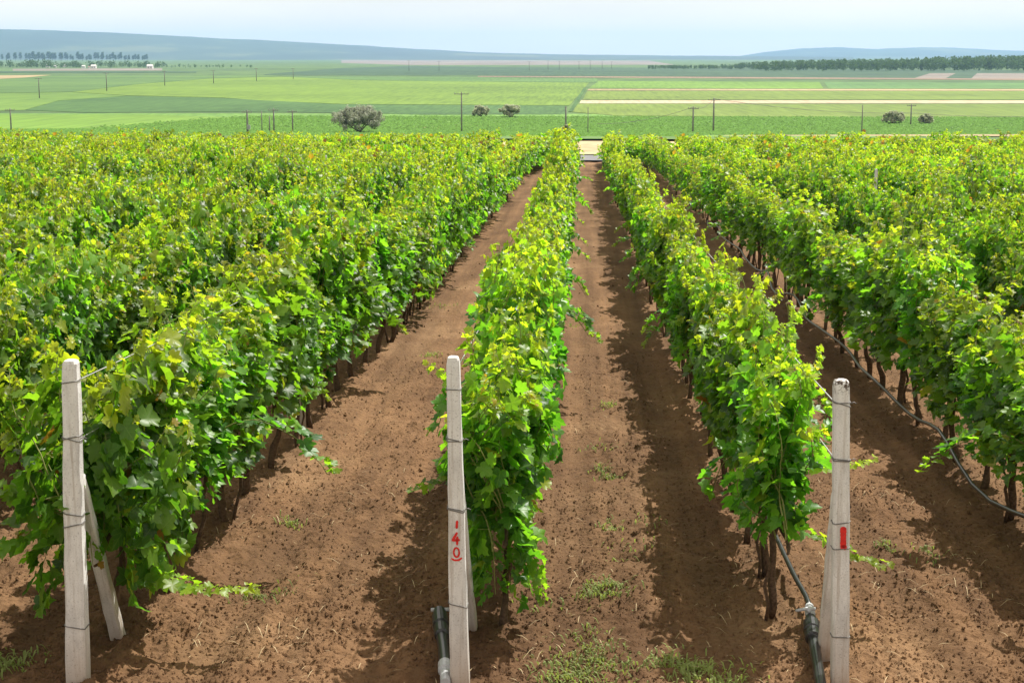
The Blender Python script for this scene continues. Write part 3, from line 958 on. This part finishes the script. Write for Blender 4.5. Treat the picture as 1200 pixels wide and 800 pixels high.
z1 = zpost(bm_, 535, 632)
u = 0.030
stroke(pm, [[(0.25, 4.0), (0.12, 2.5)]], 0.112, 0.074, hm, lm, 0, z1, u, 0.0325, 0.015, 'painted_digit')
stroke(pm, [[(0.25, 1.85), (-0.75, 0.35), (0.75, 0.45)], [(0.25, 1.1), (0.15, -0.55)]], 0.112, 0.074, hm, lm, 0, z1, u * 0.95, 0.0325, 0.014, 'painted_digit')
stroke(pm, [[(0.55 * math.cos(a), -1.85 + 0.85 * math.sin(a)) for a in np.linspace(0.3, 6.7, 16)]], 0.112, 0.074, hm, lm, 0, z1, u * 0.95, 0.0325, 0.011, 'painted_digit')
stroke(pm, [[(-1.05, -2.95), (-0.4, -3.3), (0.4, -3.25), (1.1, -2.8)]], 0.112, 0.074, hm, lm, 0, z1, u, 0.0325, 0.011, 'painted_underline')
z2 = zpost(br, 985, 626)
stroke(pr, [[(0.1, 0.062), (0.1, 0.0), (0.1, -0.065)]], 0.100, 0.088, hr, lr, 0, z2, 0.08, 1.0, 0.036, 'painted_stroke')
stroke(pr, [[(-0.1, -0.06), (0.35, -0.062)]], 0.100, 0.088, hr, lr, 0, z2, 0.08, 1.0, 0.030, 'painted_stroke')


def brace(foot_px, foot_py, post_b, ztop, h, lx, label, wd=0.085):
    f = on_vine_plane(foot_px, foot_py)
    t = Vector((post_b.x + lx * ztop / h, post_b.y + 0.075, post_b.z + ztop))
    d = t - f
    me = post_mesh('brace_post', wd, wd * 0.85, d.length, 0, 0, M_CONC)
    o = link('brace_post', me, None, f)
    o.rotation_euler = d.to_track_quat('Z', 'Y').to_euler()
    prop(o, label, 'post', 'leaning concrete brace posts')


brace(139, 748, bl, 1.25, hl, ll, 'leaning concrete brace behind the unmarked far left post')
brace(553, 738, bm_, 1.3, hm, lm, 'leaning concrete brace behind the post painted 140', 0.07)
brace(967, 765, br, 1.15, hr, lr, 'leaning concrete brace behind the post with one red stroke', 0.095)

# posts that poke out of the rows farther on: pixel of the top, label
for px, py, hh, lab in [
        (382, 182, 1.85, 'grey trellis post poking up among the vines left of centre, near the far end'),
        (274, 176, 1.85, 'grey trellis post tip farthest left among the far vines'),
        (350, 308, 1.66, 'grey trellis post in the thin gap of the row behind the far left post'),
        (924, 233, 1.90, 'grey trellis post standing out of the vines right of the central track'),
        (1027, 198, 1.92, 'grey trellis post tip among the far vines at right, middle one'),
        (1138, 188, 1.95, 'grey trellis post tip among the far vines nearest the right edge')]:
    p = on_vine_plane(px, py, hh)
    k = round((p.x - XR) / SP)
    X = XR + k * SP
    d = ray(px, py)
    y = d.y * X / d.x
    z0 = float(terr(y))
    zt = CAM_H + d.z / d.y * y
    h = max(1.5, min(2.1, zt - z0))
    o = link('trellis_post', post_mesh('trellis_post', 0.062, 0.055, h, 0, 0, M_CONC), None, (X, y, z0))
    prop(o, lab, 'post', 'trellis posts inside the vine rows')

# ------------------------------------------------------------------ trellis wires
def wire(name, pts, rad, mat, label, cat, group, sag=0.03):
    mb = MB()
    P = []
    for a, b in zip(pts[:-1], pts[1:]):
        a, b = Vector(a), Vector(b)
        for i in range(8):
            t = i / 8
            P.append(a.lerp(b, t) - Vector((0, 0, sag * 4 * t * (1 - t))))
    P.append(Vector(pts[-1]))
    o0 = P[0].copy()
    mb.tube([p - o0 for p in P], rad, 5, False)
    o = link(name, mb.mesh(name, mat, True), None, o0)
    return prop(o, label, cat, group)


for (b, h, lx, wb, nm) in ((bl, hl, ll, 0.122, 'the far left post'), (bm_, hm, lm, 0.112, 'the post painted 140'), (br, hr, lr, 0.10, 'the post with one red stroke')):
    for hz, tag_ in ((0.92, 'top'), (0.74, 'middle')):
        z = h * hz
        pts = [(b.x + lx * hz - 0.03, b.y + 0.05, b.z + z)]
        for y in (YP + 8, YP + 16, YP + 24, YP + 32):
            pts.append((b.x + random.uniform(-.05, .05), y, float(terr(y)) + z - 0.12))
        wire('trellis_wire', pts, 0.0042, M_WIRE, '%s galvanised trellis wire running back from %s' % (tag_, nm), 'wire', 'trellis wires')

# ------------------------------------------------------------------ irrigation pipes
def pipe_from_px(pix, hs, n_sub=6):
    P = []
    for (px, py), h in zip(pix, hs): P.append(on_vine_plane(px, py, h))
    out = []
    for i in range(len(P) - 1):              # Catmull-Rom
        p0, p1, p2, p3 = P[max(i - 1, 0)], P[i], P[i + 1], P[min(i + 2, len(P) - 1)]
        for s in range(n_sub):
            t = s / n_sub
            out.append(0.5 * ((2 * p1) + (p2 - p0) * t + (2 * p0 - 5 * p1 + 4 * p2 - p3) * t * t + (3 * p1 - p0 - 3 * p2 + p3) * t ** 3))
    out.append(P[-1])
    return out


def fitting(path, i0, i1, root, org, name, radii, mat, n=14):
    mb = MB()
    a, b = path[i0], path[i1]
    pts = [a.lerp(b, t) - org for t, _ in radii]
    mb.tube(pts, [r_ for _, r_ in radii], n)
    return link(name, mb.mesh(name, mat, False), root)


def ribbed(r0, r1, k):
    out = []
    for i in range(k):
        out += [(i / k, r0), ((i + .05) / k, r1), ((i + .6) / k, r1), ((i + .65) / k, r0)]
    return out + [(1.0, r0)]


path = pipe_from_px([(966, 832), (960, 790), (953, 748), (950, 724), (946, 702), (930, 672), (908, 625), (884, 572), (868, 530), (850, 480), (825, 420), (800, 360)],
                    [0.05, 0.05, 0.06, 0.09, 0.12, 0.15, 0.16, 0.16, 0.18, 0.2, 0.22, 0.22])
org = path[0].copy(); org.z = float(terr(org.y))
root = empty('irrigation_pipe', org, 'black irrigation pipe with tap along the row behind the post with one red stroke', 'pipe', 'black irrigation pipes')
mb = MB(); mb.tube([p - org for p in path[:13]], 0.034, 12); link('feed_hose', mb.mesh('feed_hose', M_PIPE, True), root)
mb = MB(); mb.tube([p - org for p in path[22:]], 0.0175, 10); link('drip_hose', mb.mesh('drip_hose', M_PIPE, True), root)
fitting(path, 12, 18, root, org, 'coupling', [(0, 0.034), (0.02, 0.05), (0.3, 0.052), (0.32, 0.044), (0.36, 0.044), (0.38, 0.054), (0.72, 0.054), (0.74, 0.04), (1, 0.036)], M_PIPE, 16)
fitting(path, 18, 22, root, org, 'collar', [(0, 0.026), (0.3, 0.026), (0.32, 0.034), (0.62, 0.034), (0.64, 0.024), (0.8, 0.024), (0.82, 0.032), (1, 0.028)], M_PIPEG, 14)
c = path[18].lerp(path[19], 0.5) - org
mb = MB(); mb.tube([c + Vector((-0.01, 0, 0.03)), c + Vector((-0.015, -0.005, 0.055))], 0.014, 10)
mb.tube([c + Vector((0.03, 0.01, 0.05)), c + Vector((-0.03, -0.005, 0.056)), c + Vector((-0.10, -0.03, 0.05))], [0.012, 0.013, 0.009], 8)
link('tap_handle', mb.mesh('tap_handle', M_PIPEG, True), root)

path = pipe_from_px([(522, 800), (521, 772), (518, 745), (515, 716)], [0.05, 0.055, 0.07, 0.12], 6)
org = path[0].copy(); org.z = float(terr(org.y))
root = empty('irrigation_pipe', org, 'short upright black irrigation stub left of the post painted 140', 'pipe', 'black irrigation pipes')
mb = MB(); mb.tube([p - org for p in path[4:14]], 0.036, 12); link('hose', mb.mesh('hose', M_PIPE, True), root)
fitting(path, 12, 18, root, org, 'coupling', [(0, 0.036), (0.04, 0.048), (0.3, 0.05), (0.34, 0.043), (0.4, 0.043), (0.44, 0.052), (0.8, 0.052), (0.84, 0.043), (1, 0.042)], M_PIPE, 16)
fitting(path, 0, 5, root, org, 'grey_sleeve', [(0, 0.03), (0.6, 0.031), (0.62, 0.042), (0.98, 0.042), (1, 0.037)], M_PIPEG, 14)
e = path[18] - org
mb = MB(); mb.tube([e + Vector((-0.055, 0, 0.01)), e + Vector((0.065, 0, 0.015))], 0.013, 8); mb.tube([e - Vector((0, 0, 0.03)), e + Vector((0, 0, 0.015))], 0.03, 12)
link('tap_handle', mb.mesh('tap_handle', M_PIPEG, True), root)

X2 = XR + 2 * SP
org = Vector((X2 - 0.5, YP + 1, float(terr(YP + 1))))
P = []
for i, y in enumerate(np.arange(YP + 1, 42, 0.5)):
    P.append(Vector((X2 - 0.50 + 0.05 * math.sin(i * 0.7), y, float(terr(y)) + 0.36 + 0.09 * math.sin(i * 0.9) * (0.5 + 0.5 * math.sin(i * 0.23)))))
mb = MB(); mb.tube([p - org for p in P], 0.017, 8)
prop(link('drip_hose', mb.mesh('drip_hose', M_PIPE, True), None, org), 'black drip hose slung along the trunks of the right-hand vine row', 'hose')

# ------------------------------------------------------------------ clods, straw and weeds on the soil
n = 14000
cy = 8.4 + 32 * rng.random(n) ** 1.8
cx = rng.uniform(-0.42, 0.42, n) * (cy + 1)
sz = 0.004 + 0.016 * rng.random(n) ** 6
ph = (1 + 5 ** 0.5) / 2
ico = np.array([(-1, ph, 0), (1, ph, 0), (-1, -ph, 0), (1, -ph, 0), (0, -1, ph), (0, 1, ph), (0, -1, -ph), (0, 1, -ph), (ph, 0, -1), (ph, 0, 1), (-ph, 0, -1), (-ph, 0, 1)]) / 1.9
icf = np.array([(0, 11, 5), (0, 5, 1), (0, 1, 7), (0, 7, 10), (0, 10, 11), (1, 5, 9), (5, 11, 4), (11, 10, 2), (10, 7, 6), (7, 1, 8), (3, 9, 4), (3, 4, 2), (3, 2, 6), (3, 6, 8), (3, 8, 9), (4, 9, 5), (2, 4, 11), (6, 2, 10), (8, 6, 7), (9, 8, 1)])
V = ico[None] * rng.uniform(0.6, 1.25, (n, 12, 1)) * sz[:, None, None] * rng.uniform(0.6, 1.3, (n, 1, 3))
V = V + np.stack([cx, cy, soil_z(cx, cy) + sz * 0.15], -1)[:, None, :]
T = ((np.arange(n) * 12)[:, None, None] + icf[None]).reshape(-1, 3)
prop(link('soil_clods', np_mesh('soil_clods', V.reshape(-1, 3), T, M_SOIL, False)), 'loose brown clods scattered over the tilled soil', 'clods', kind='stuff')


n = 150000                                   # fine crumb
cy = 8.5 + 13.5 * rng.random(n) ** 1.7
cx = rng.uniform(-0.40, 0.40, n) * (cy + 0.6)
_m = (vnoise(cx * 1.6, cy * 1.1, 21) + 0.6 * vnoise(cx * 5, cy * 4, 22) + 0.35 * rng.normal(0, 1, n)) > -0.12
cx, cy = cx[_m], cy[_m]; n = len(cx)
sz = 0.004 + 0.012 * rng.random(n) ** 3
octa = np.array([(1, 0, 0), (0, 1, 0), (-1, 0, 0), (0, -1, 0), (0, 0, 1), (0, 0, -0.6)])
ocf = np.array([(0, 1, 4), (1, 2, 4), (2, 3, 4), (3, 0, 4)])
V = octa[None, :5] * rng.uniform(0.6, 1.35, (n, 5, 1)) * sz[:, None, None] + rng.normal(0, 0.16, (n, 5, 3)) * sz[:, None, None]
V = V + np.stack([cx, cy, soil_z(cx, cy) + sz * 0.1], -1)[:, None, :]
T = ((np.arange(n) * 5)[:, None, None] + ocf[None]).reshape(-1, 3)
prop(link('soil_crumb', np_mesh('soil_crumb', V.reshape(-1, 3), T, M_SOIL, False)), 'fine brown crumb covering the tilled soil', 'crumb', kind='stuff')


def blades(name, cent, mat, label, cat, hmin, hmax, wd, flat=0.6):
    """cent: list of (px, py, spread, count): tufts on the soil"""
    V, Q = [], []
    for px, py, sp, cnt in cent:
        c = on_vine_plane(px, py)
        for i in range(cnt):
            x = c.x + random.gauss(0, sp); y = c.y + random.gauss(0, sp * 1.3)
            z = float(soil_z(np.array([x]), np.array([y]))[0])
            a = random.uniform(0, 6.28); L = random.uniform(hmin, hmax)
            dx, dy = math.cos(a) * L * flat, math.sin(a) * L * flat
            wx, wy = -math.sin(a) * wd, math.cos(a) * wd
            b = len(V)
            up = L * (1 - flat * 0.6)
            V += [(x - wx * .5, y - wy * .5, z), (x + wx * .5, y + wy * .5, z), (x + dx * .5 + wx, y + dy * .5 + wy, z + up * .7), (x + dx * .5 - wx, y + dy * .5 - wy, z + up * .7), (x + dx, y + dy, z + up * .8)]
            Q += [(b, b + 1, b + 2), (b, b + 2, b + 3), (b + 3, b + 2, b + 4)]
    prop(link(name, np_mesh(name, np.array(V), np.array(Q), mat)), label, cat, kind='stuff')


W = [(705, 690, .10, 150), (712, 684, .07, 80), (690, 775, .14, 320), (668, 790, .12, 160), (790, 768, .10, 150), (835, 790, .16, 260), (815, 780, .08, 100),
     (715, 552, .06, 60), (705, 545, .05, 40), (716, 612, .05, 50), (712, 470, .06, 50), (670, 378, .06, 30), (340, 610, .05, 40), (320, 690, .12, 50), (296, 690, .05, 30), (12, 772, .09, 170),
     (1085, 645, .10, 40), (1040, 640, .05, 40), (735, 640, .14, 30), (505, 412, .07, 60), (520, 355, .1, 50), (640, 705, .1, 25), (700, 520, .1, 30), (760, 605, .1, 25), (690, 740, .1, 60)]
blades('weeds', W, leaf_mat('weed_leaf', False, (0.21, 0.26, 0.075), 0.4, (1.5, 1.5, 0.8), 0.6, 0.3), 'small tufts of green weeds growing on the tilled soil', 'weeds', 0.03, 0.11, 0.006)
ST = [(random.uniform(200, 1190), random.uniform(430, 800), .25, 9) for _ in range(80)]
blades('dry_straw', ST, plain_mat('straw', (0.42, 0.32, 0.18), 0.8, 0.3, 8), 'dry straw and clippings strewn over the tilled soil', 'straw', 0.03, 0.14, 0.0025, 0.97)

# ------------------------------------------------------------------ trees and bushes in the valley
def crown_mesh(name, seed, rx, ry, rz, nclump, per, leaf, mat, base=0.0, flat=0.35):
    r = np.random.default_rng(seed)
    d = norm(r.normal(0, 1, (nclump, 3)))
    d[:, 2] = np.where(d[:, 2] < -0.6, -d[:, 2], d[:, 2])
    C = d * (r.random((nclump, 1)) ** 0.45) * np.array((rx, ry, rz)) * 0.86
    C[:, 2] += rz * 0.9 + base
    k = nclump * per
    cr = np.repeat(r.uniform(0.14, 0.27, nclump) * min(rx, rz) * 1.25, per)
    P = np.repeat(C, per, 0) + norm(r.normal(0, 1, (k, 3))) * (r.random((k, 1)) ** 0.5) * cr[:, None]
    Nn = norm(norm(P - np.repeat(C, per, 0)) + np.array((0, 0, 0.5)) + r.normal(0, 0.5, (k, 3)))
    T1 = norm(np.cross(Nn, r.normal(0, 1, (k, 3))))
    T2 = np.cross(Nn, T1)
    s = leaf * r.uniform(0.6, 1.3, (k, 1))
    V = np.stack([P - T1 * s, P + T2 * s * 0.5, P + T1 * s, P - T2 * s * 0.5], 1).reshape(-1, 3)
    Q = (np.arange(k) * 4)[:, None] + np.arange(4)[None]
    return np_mesh(name, V, Q, mat)


def tree(name, base, rx, rz, trunk_h, mat, label, cat, seed, nclump=60, per=70, leaf=0.2, group=None, limbs=5, ry=None, tr=0.2):
    root = empty(name, base, label, cat, group)
    r = random.Random(seed)
    mb = MB()
    th = trunk_h
    mb.tube([(0, 0, -0.3), (0.05, 0.02, th * 0.5), (0, 0.05, th)], [tr * 1.2, tr, tr * 0.8], 8)
    for i in range(limbs):
        a = i * 6.28 / limbs + r.uniform(-0.4, 0.4)
        e = Vector((math.cos(a) * rx * 0.62, math.sin(a) * rx * 0.62, th + rz * r.uniform(0.7, 1.5)))
        s_ = Vector((0, 0.03, th * r.uniform(0.45, 0.95)))
        m_ = s_.lerp(e, 0.5) + Vector((0, 0, rz * 0.12))
        mb.tube([s_, m_, e], [tr * 0.6, tr * 0.4, tr * 0.12], 6)
    link('trunk', mb.mesh('trunk', M_BARK, True), root)
    link('crown', crown_mesh('crown', seed, rx, ry or rx, rz, nclump, per, leaf, mat, th * 0.75), root)
    return root


M_OLIVE = leaf_mat('silver_leaf', False, (0.27, 0.29, 0.215), 0.35, (1.3, 1.3, 1.1), 0.6, 0.3)
M_BUSH = leaf_mat('bush_leaf', False, (0.36, 0.39, 0.28), 0.4, (1.4, 1.4, 1.1), 0.7, 0.2)
M_DARKT = leaf_mat('dark_tree_leaf', False, (0.035, 0.065, 0.025), 0.2, (1.3, 1.3, 0.7), 0.7, 0.2)
M_WOOD = leaf_mat('wood_leaf', False, (0.07, 0.125, 0.05), 0.3, (1.5, 1.5, 0.9), 0.8, 0.1)


def base_at(px, y):
    d = ray(px, 150)
    return Vector((d.x / d.y * y, y, float(terr(y))))


Y_ = 275.0
b = base_at(421, Y_)
topz = on_depth(421, 123, Y_).z - b.z
tree('olive_tree', b, 37 / F * Y_, topz * 0.52, topz * 0.02, M_OLIVE, 'round silver grey olive tree just beyond the vineyard', 'tree', 11, 190, 90, 0.16, None, 6, tr=0.2)
for px0, px1, pt, pb, lab, sd_ in [(553, 574, 121, 134, 'pair of small grey bushes right of the tall crossarm pole, left clump', 21), (585, 612, 120, 135, 'wide low grey bush right of the tall crossarm pole', 22),
                                   (1034, 1060, 128, 142, 'round grey green bush at right, larger of two', 23), (1077, 1093, 131, 142, 'small round bush at right beside the pole', 24)]:
    p = on_plain((px0 + px1) / 2, pb, 0.6)
    rx = (px1 - px0) / 2 / F * p.y
    hz = (pb - pt) / F * p.y
    tree('round_bush', Vector((p.x, p.y, ZV)), rx * 1.2, hz * 0.55, hz * 0.02, M_BUSH, lab, 'bush', sd_, 60, 50, 0.32, 'bushes in the fields', 4, tr=0.15)
b = base_at(663, 150)
tree('small_bush', b, 0.42, 0.6, 0.35, M_BUSH, 'small grey green bush at the end of the vine row painted 140', 'bush', 31, 40, 40, 0.10, None, 4, tr=0.06)

# far-off wood on the right: one mass
r = np.random.default_rng(77)
Vs, Qs, off = [], [], 0
for i in range(900):
    px = r.uniform(760, 1330)
    lim = np.interp(px, [760, 800, 850, 880, 960, 1060, 1130, 1330], [77.5, 76, 75, 72, 69.5, 68, 65.5, 63])
    py = r.uniform(79.5, 84.3) if px > 880 else r.uniform(80.0, 81.8)
    p = on_plain(px, py)
    h = (py - lim - 5.5 * r.random() ** 1.5) / F * p.y
    h = max(4, min(h, 24))
    k = 70
    cr = h * r.uniform(0.26, 0.38)
    P = norm(r.normal(0, 1, (k, 3))) * (r.random((k, 1)) ** 0.4) * np.array((cr, cr, h * 0.46)) + np.array((p.x, p.y, ZV + h * 0.54))
    T1 = norm(r.normal(0, 1, (k, 3))); T2 = norm(np.cross(T1, r.normal(0, 1, (k, 3))))
    s = r.uniform(0.7, 1.7, (k, 1)) * h / 15
    Vs.append(np.stack([P - T1 * s, P + T2 * s * .7, P + T1 * s, P - T2 * s * .7], 1).reshape(-1, 3))
    Qs.append((np.arange(k) * 4)[:, None] + np.arange(4)[None] + off); off += k * 4
prop(link('far_wood', np_mesh('far_wood', np.concatenate(Vs), np.concatenate(Qs), M_WOOD)), 'dark green wood on the horizon at the right', 'wood', kind='stuff')

# village trees at far left: one band, with poplars behind and pale houses in it
Vs, Qs, off = [], [], 0
for i in range(260):
    px = r.uniform(-120, 195) if r.random() < 0.85 else r.uniform(195, 300)
    py = r.uniform(78.6, 80.0)
    p = on_plain(px, py)
    h = r.uniform(3.5, 8.5) * (1.25 if px < 60 else 1) * (0.5 if px > 195 else 1) / F * p.y
    k = 46
    cr = h * r.uniform(0.32, 0.5)
    P = norm(r.normal(0, 1, (k, 3))) * (r.random((k, 1)) ** 0.4) * np.array((cr, cr, h * 0.48)) + np.array((p.x, p.y, ZV + h * 0.52))
    T1 = norm(r.normal(0, 1, (k, 3))); T2 = norm(np.cross(T1, r.normal(0, 1, (k, 3))))
    s = r.uniform(0.8, 1.9, (k, 1)) * h / 14
    Vs.append(np.stack([P - T1 * s, P + T2 * s * .7, P + T1 * s, P - T2 * s * .7], 1).reshape(-1, 3))
    Qs.append((np.arange(k) * 4)[:, None] + np.arange(4)[None] + off); off += k * 4
prop(link('village_trees', np_mesh('village_trees', np.concatenate(Vs), np.concatenate(Qs), M_WOOD)), 'dark band of trees around the far village at left', 'trees', kind='stuff')

pop = crown_mesh('crown', 91, 5.5, 5.5, 13.0, 60, 26, 1.5, M_WOOD, 0.5)
mb = MB(); mb.tube([(0, 0, -1), (0, 0, 6), (0, 0, 16)], [0.4, 0.3, 0.15], 6)
popt = mb.mesh('trunk', M_BARK)
for i in range(50):
    px = 4 + i * 3.45 + random.uniform(-1.6, 1.6)
    if 12 < px < 32 and i % 2: continue
    p = on_plain(px, 72.0 + random.uniform(-0.35, 0.3))
    root = empty('poplar_tree', Vector((p.x, p.y, ZV)), 'tall hazy poplar in the row behind the far village at left', 'tree', 'poplars behind the far village')
    s = random.uniform(0.62, 1.15)
    root.scale = (s * random.uniform(0.8, 1.15), s, s)
    link('crown', pop, root); link('trunk', popt, root)

M_WALL = plain_mat('white_wall', (0.75, 0.74, 0.70), 0.8, 0.08, 0.3)
M_ROOFW = plain_mat('pale_roof', (0.7, 0.68, 0.66), 0.5, 0.1, 0.3)
M_ROOFR = plain_mat('red_roof', (0.4, 0.16, 0.1), 0.7, 0.15, 0.3)
M_GLASS = plain_mat('dark_window', (0.04, 0.045, 0.05), 0.2, 0.1, 0.3)
for px, py, wpx, red, lab in [(56, 77.6, 4.5, 0, 'leftmost pale house among the village trees'), (65, 77.6, 3, 0, 'tiny pale house second from left in the village'), (76, 77.3, 4.5, 0, 'white house in the middle of the far village'),
                              (98, 78.4, 4, 0, 'white house left of the reddish house'), (104.5, 78.8, 2.5, 1, 'small reddish house in the far village'), (110, 78.9, 6, 0, 'largest white house of the far village'), (176, 79.2, 7, 0, 'low pale house at the right end of the village trees')]:
    p = on_plain(px, py + 1.6)
    wd = wpx / F * p.y * 0.95
    root = empty('house', Vector((p.x, p.y, ZV)), lab, 'house', 'houses of the far village')
    hh = wd * 0.32 + 1.2
    mb = MB(); mb.box((0, 0, hh / 2), (wd, wd * 0.7, hh)); link('wall', mb.mesh('wall', M_WALL), root)
    mb = MB(); q = wd * 0.53; e = wd * 0.38
    mb.add([(-q, -e, hh), (q, -e, hh), (q, e, hh), (-q, e, hh), (-q, 0, hh + wd * 0.24), (q, 0, hh + wd * 0.24)], [(0, 1, 5, 4), (2, 3, 4, 5), (0, 4, 3), (1, 2, 5), (0, 3, 2, 1)])
    link('roof', mb.mesh('roof', M_ROOFR if red else M_ROOFW), root)
    for s in (-0.25, 0.25):
        mb = MB(); mb.box((s * wd, -wd * 0.35 - 0.03, hh * 0.5), (wd * 0.14, 0.1, hh * 0.35)); link('window', mb.mesh('window', M_GLASS), root)

# ------------------------------------------------------------------ utility poles
def pole(px, pt, y, label, arm=True, rad=0.13, box=False):
    b = base_at(px, y)
    h = on_depth(px, pt, y).z - b.z
    root = empty('utility_pole', b, label, 'pole', 'utility poles in the valley')
    mb = MB(); mb.tube([(0, 0, -0.5), (0, 0, h * 0.5), (0, 0, h)], [rad * 1.15, rad, rad * 0.75], 8)
    link('shaft', mb.mesh('shaft', M_POLE, True), root)
    if arm:
        w_ = h * 0.13 + 0.35
        mb = MB(); mb.box((0, -rad - 0.05, h - 0.35), (w_ * 2, 0.1, 0.12)); link('crossarm', mb.mesh('crossarm', M_POLE), root)
        for s in (-0.92, -0.45, 0.45, 0.92):
            mb = MB(); mb.tube([(s * w_, -rad - 0.05, h - 0.28), (s * w_, -rad - 0.05, h - 0.08)], [0.045, 0.06], 6); link('insulator', mb.mesh('insulator', M_INS), root)
    if box:
        mb = MB(); mb.box((0.25, -0.25, h * 0.28), (0.5, 0.4, 0.7)); link('switch_box', mb.mesh('switch_box', M_INS), root)
    return Vector((b.x, b.y, b.z + h - 0.1))


pole(13, 127, 285, 'single pole at the far left edge just beyond the vines')
pole(48, 91, 530, 'farther pole at left standing above the mottled field', True, 0.16)
pole(127, 85, 640, 'second pole of the line receding from the left', True, 0.17)
pole(195, 83, 760, 'third pole of the line receding from the left', True, 0.18)
pole(252, 82, 820, 'fourth pole of the line receding from the left', True, 0.18)
pole(302, 80, 900, 'fifth pole of the line receding from the left', True, 0.18)
pole(345, 80, 980, 'sixth pole of the line receding from the left', True, 0.18)
pole(290, 129, 265, 'leftmost pole of the close cluster, with a switch box', True, 0.17, True)
pole(307, 130, 285, 'thin pole second from left in the close cluster', False, 0.09)
pole(316, 136, 285, 'shortest pole of the close cluster', False, 0.12)
pole(321, 127, 280, 'tallest pole of the close cluster', True, 0.14)
pole(343, 129, 282, 'rightmost pole of the close cluster', True, 0.13)
pole(541, 108, 283, 'tall lone pole with crossarm between the olive tree and the bushes', True, 0.14)
pole(663, 125, 285, 'short dark pole left of the central track', False, 0.16)
pole(689, 126, 275, 'thin pole at the end of the central track', False, 0.08)
a1 = pole(812, 125, 285, 'stocky pole left of the tall pole at right', True, 0.15)
a2 = pole(836, 115, 290, 'tall pole at right carrying the wires', True, 0.15)
a3 = pole(1010, 123, 285, 'thin pole right of the tall wire pole', False, 0.10)
a4 = pole(1067, 122, 330, 'pole between the two round bushes at right', True, 0.14)
for i, px in enumerate((480, 515, 620, 642, 655, 678, 691, 705, 716)):
    pole(px, 71.2 + 0.5 * (i % 3), 1500 + 40 * i, 'tiny distant pole, number %s of the far line' % list(ORD.values())[i] if False else 'tiny %s pole from left in the far line over the dark teal field' % ORD[i + 1], True, 0.2)
wire('power_line', [on_depth(700, 145, 300), a1, a2], 0.035, M_POLE, 'dark overhead wire running left from the tall pole at right', 'wire', 'overhead wires', 0.8)
wire('power_line', [a2, on_depth(1067, 132.5, 320), on_depth(1300, 132, 360)], 0.035, M_POLE, 'dark overhead wire running right from the tall pole', 'wire', 'overhead wires', 0.8)

# ------------------------------------------------------------------ hills
def hill_mat(name, c1, c2, c3, scale):
    m, t, p = mat_new(name)
    co = N(t, 'ShaderNodeTexCoord')
    mp_ = N(t, 'ShaderNodeMapping'); mp_.inputs['Scale'].default_value = (1, 0.6, 4)
    t.links.new(co.outputs['Object'], mp_.inputs['Vector'])
    n = N(t, 'ShaderNodeTexNoise', Scale=scale, Detail=8, Roughness=0.6)
    t.links.new(mp_.outputs[0], n.inputs['Vector'])
    t.links.new(ramp(t, n.outputs['Fac'], [(0.44, c1), (0.56, c2), (0.62, c3)]), p.inputs['Base Color'])
    p.inputs['Roughness'].default_value = 1.0
    return m


def hill(name, prof, d0, d1, d2, mat, label, seed, rough=3.0):
    px = np.linspace(prof[0][0], prof[-1][0], 160)
    py = np.interp(px, [q[0] for q in prof], [q[1] for q in prof])
    ts = np.linspace(0, 1, 24)
    rows = []
    for j in range(40):
        if j < 26: t = j / 25; dist = d0 + (d1 - d0) * t; s = t * t * (3 - 2 * t)
        else: t = (j - 25) / 14; dist = d1 + (d2 - d1) * t; s = 1 - t * t * (3 - 2 * t)
        row = []
        for i in range(len(px)):
            d = ray(px[i], 66)
            x = d.x / d.y * dist
            zc = CAM_H + ray(px[i], py[i]).z / ray(px[i], py[i]).y * d1
            row.append((x, dist, ZV - 2 + max(0.0, (zc - ZV + 2)) * s))
        rows.append(row)
    A = np.array(rows)
    A[..., 2] += (vnoise(A[..., 0] * 0.004, A[..., 1] * 0.004, seed) * 2 * rough + vnoise(A[..., 0] * 0.02, A[..., 1] * 0.02, seed + 1) * rough) * np.clip((A[..., 2] - ZV) / 40, 0, 1)
    nr, nc = A.shape[:2]
    idx = np.arange(nr * nc).reshape(nr, nc)
    q = np.stack([idx[:-1, :-1], idx[:-1, 1:], idx[1:, 1:], idx[1:, :-1]], -1).reshape(-1, 4)
    prop(link(name, np_mesh(name, A.reshape(-1, 3), q, mat, True)), label, kind='structure')


H1 = hill_mat('wooded_slope', (0.018, 0.045, 0.042), (0.03, 0.062, 0.05), (0.075, 0.10, 0.06), 0.0016)  # wood greens with some of the distance haze's blue put into the colour
hill('hills', [(-900, 33), (-300, 31), (0, 34.5), (60, 36), (130, 38.5), (200, 42.5), (300, 47.5), (380, 52), (470, 57), (560, 61.5), (640, 63.6), (760, 65.2), (880, 66), (1000, 67)], 5600, 8200, 12000, H1, 'long blue wooded hill falling from the left', 5)
hill('hills', [(800, 69), (860, 67), (900, 61), (940, 57), (985, 56), (1030, 58), (1080, 55.5), (1120, 57), (1165, 59), (1200, 60.5), (1400, 61), (1900, 64)], 9000, 12000, 14500, H1, 'pale blue far hills at the right', 15, 5)

# ------------------------------------------------------------------ haze
mb = MB()
mb.box((0, 7600, (ZV - 3 + 215) / 2), (36000, 15600, 215 - (ZV - 3)))
hz, t, p = mat_new('haze_air')
t.nodes.remove(p)
pv = t.nodes.new('ShaderNodeVolumePrincipled')
pv.inputs['Color'].default_value = (0.38, 0.61, 0.95, 1)
pv.inputs['Density'].default_value = 0.00008
pv.inputs['Anisotropy'].default_value = 0.25
t.links.new(pv.outputs[0], t.nodes['Material Output'].inputs['Volume'])
prop(link('haze', mb.mesh('haze', hz)), 'pale blue summer haze filling the valley', 'haze', kind='stuff')
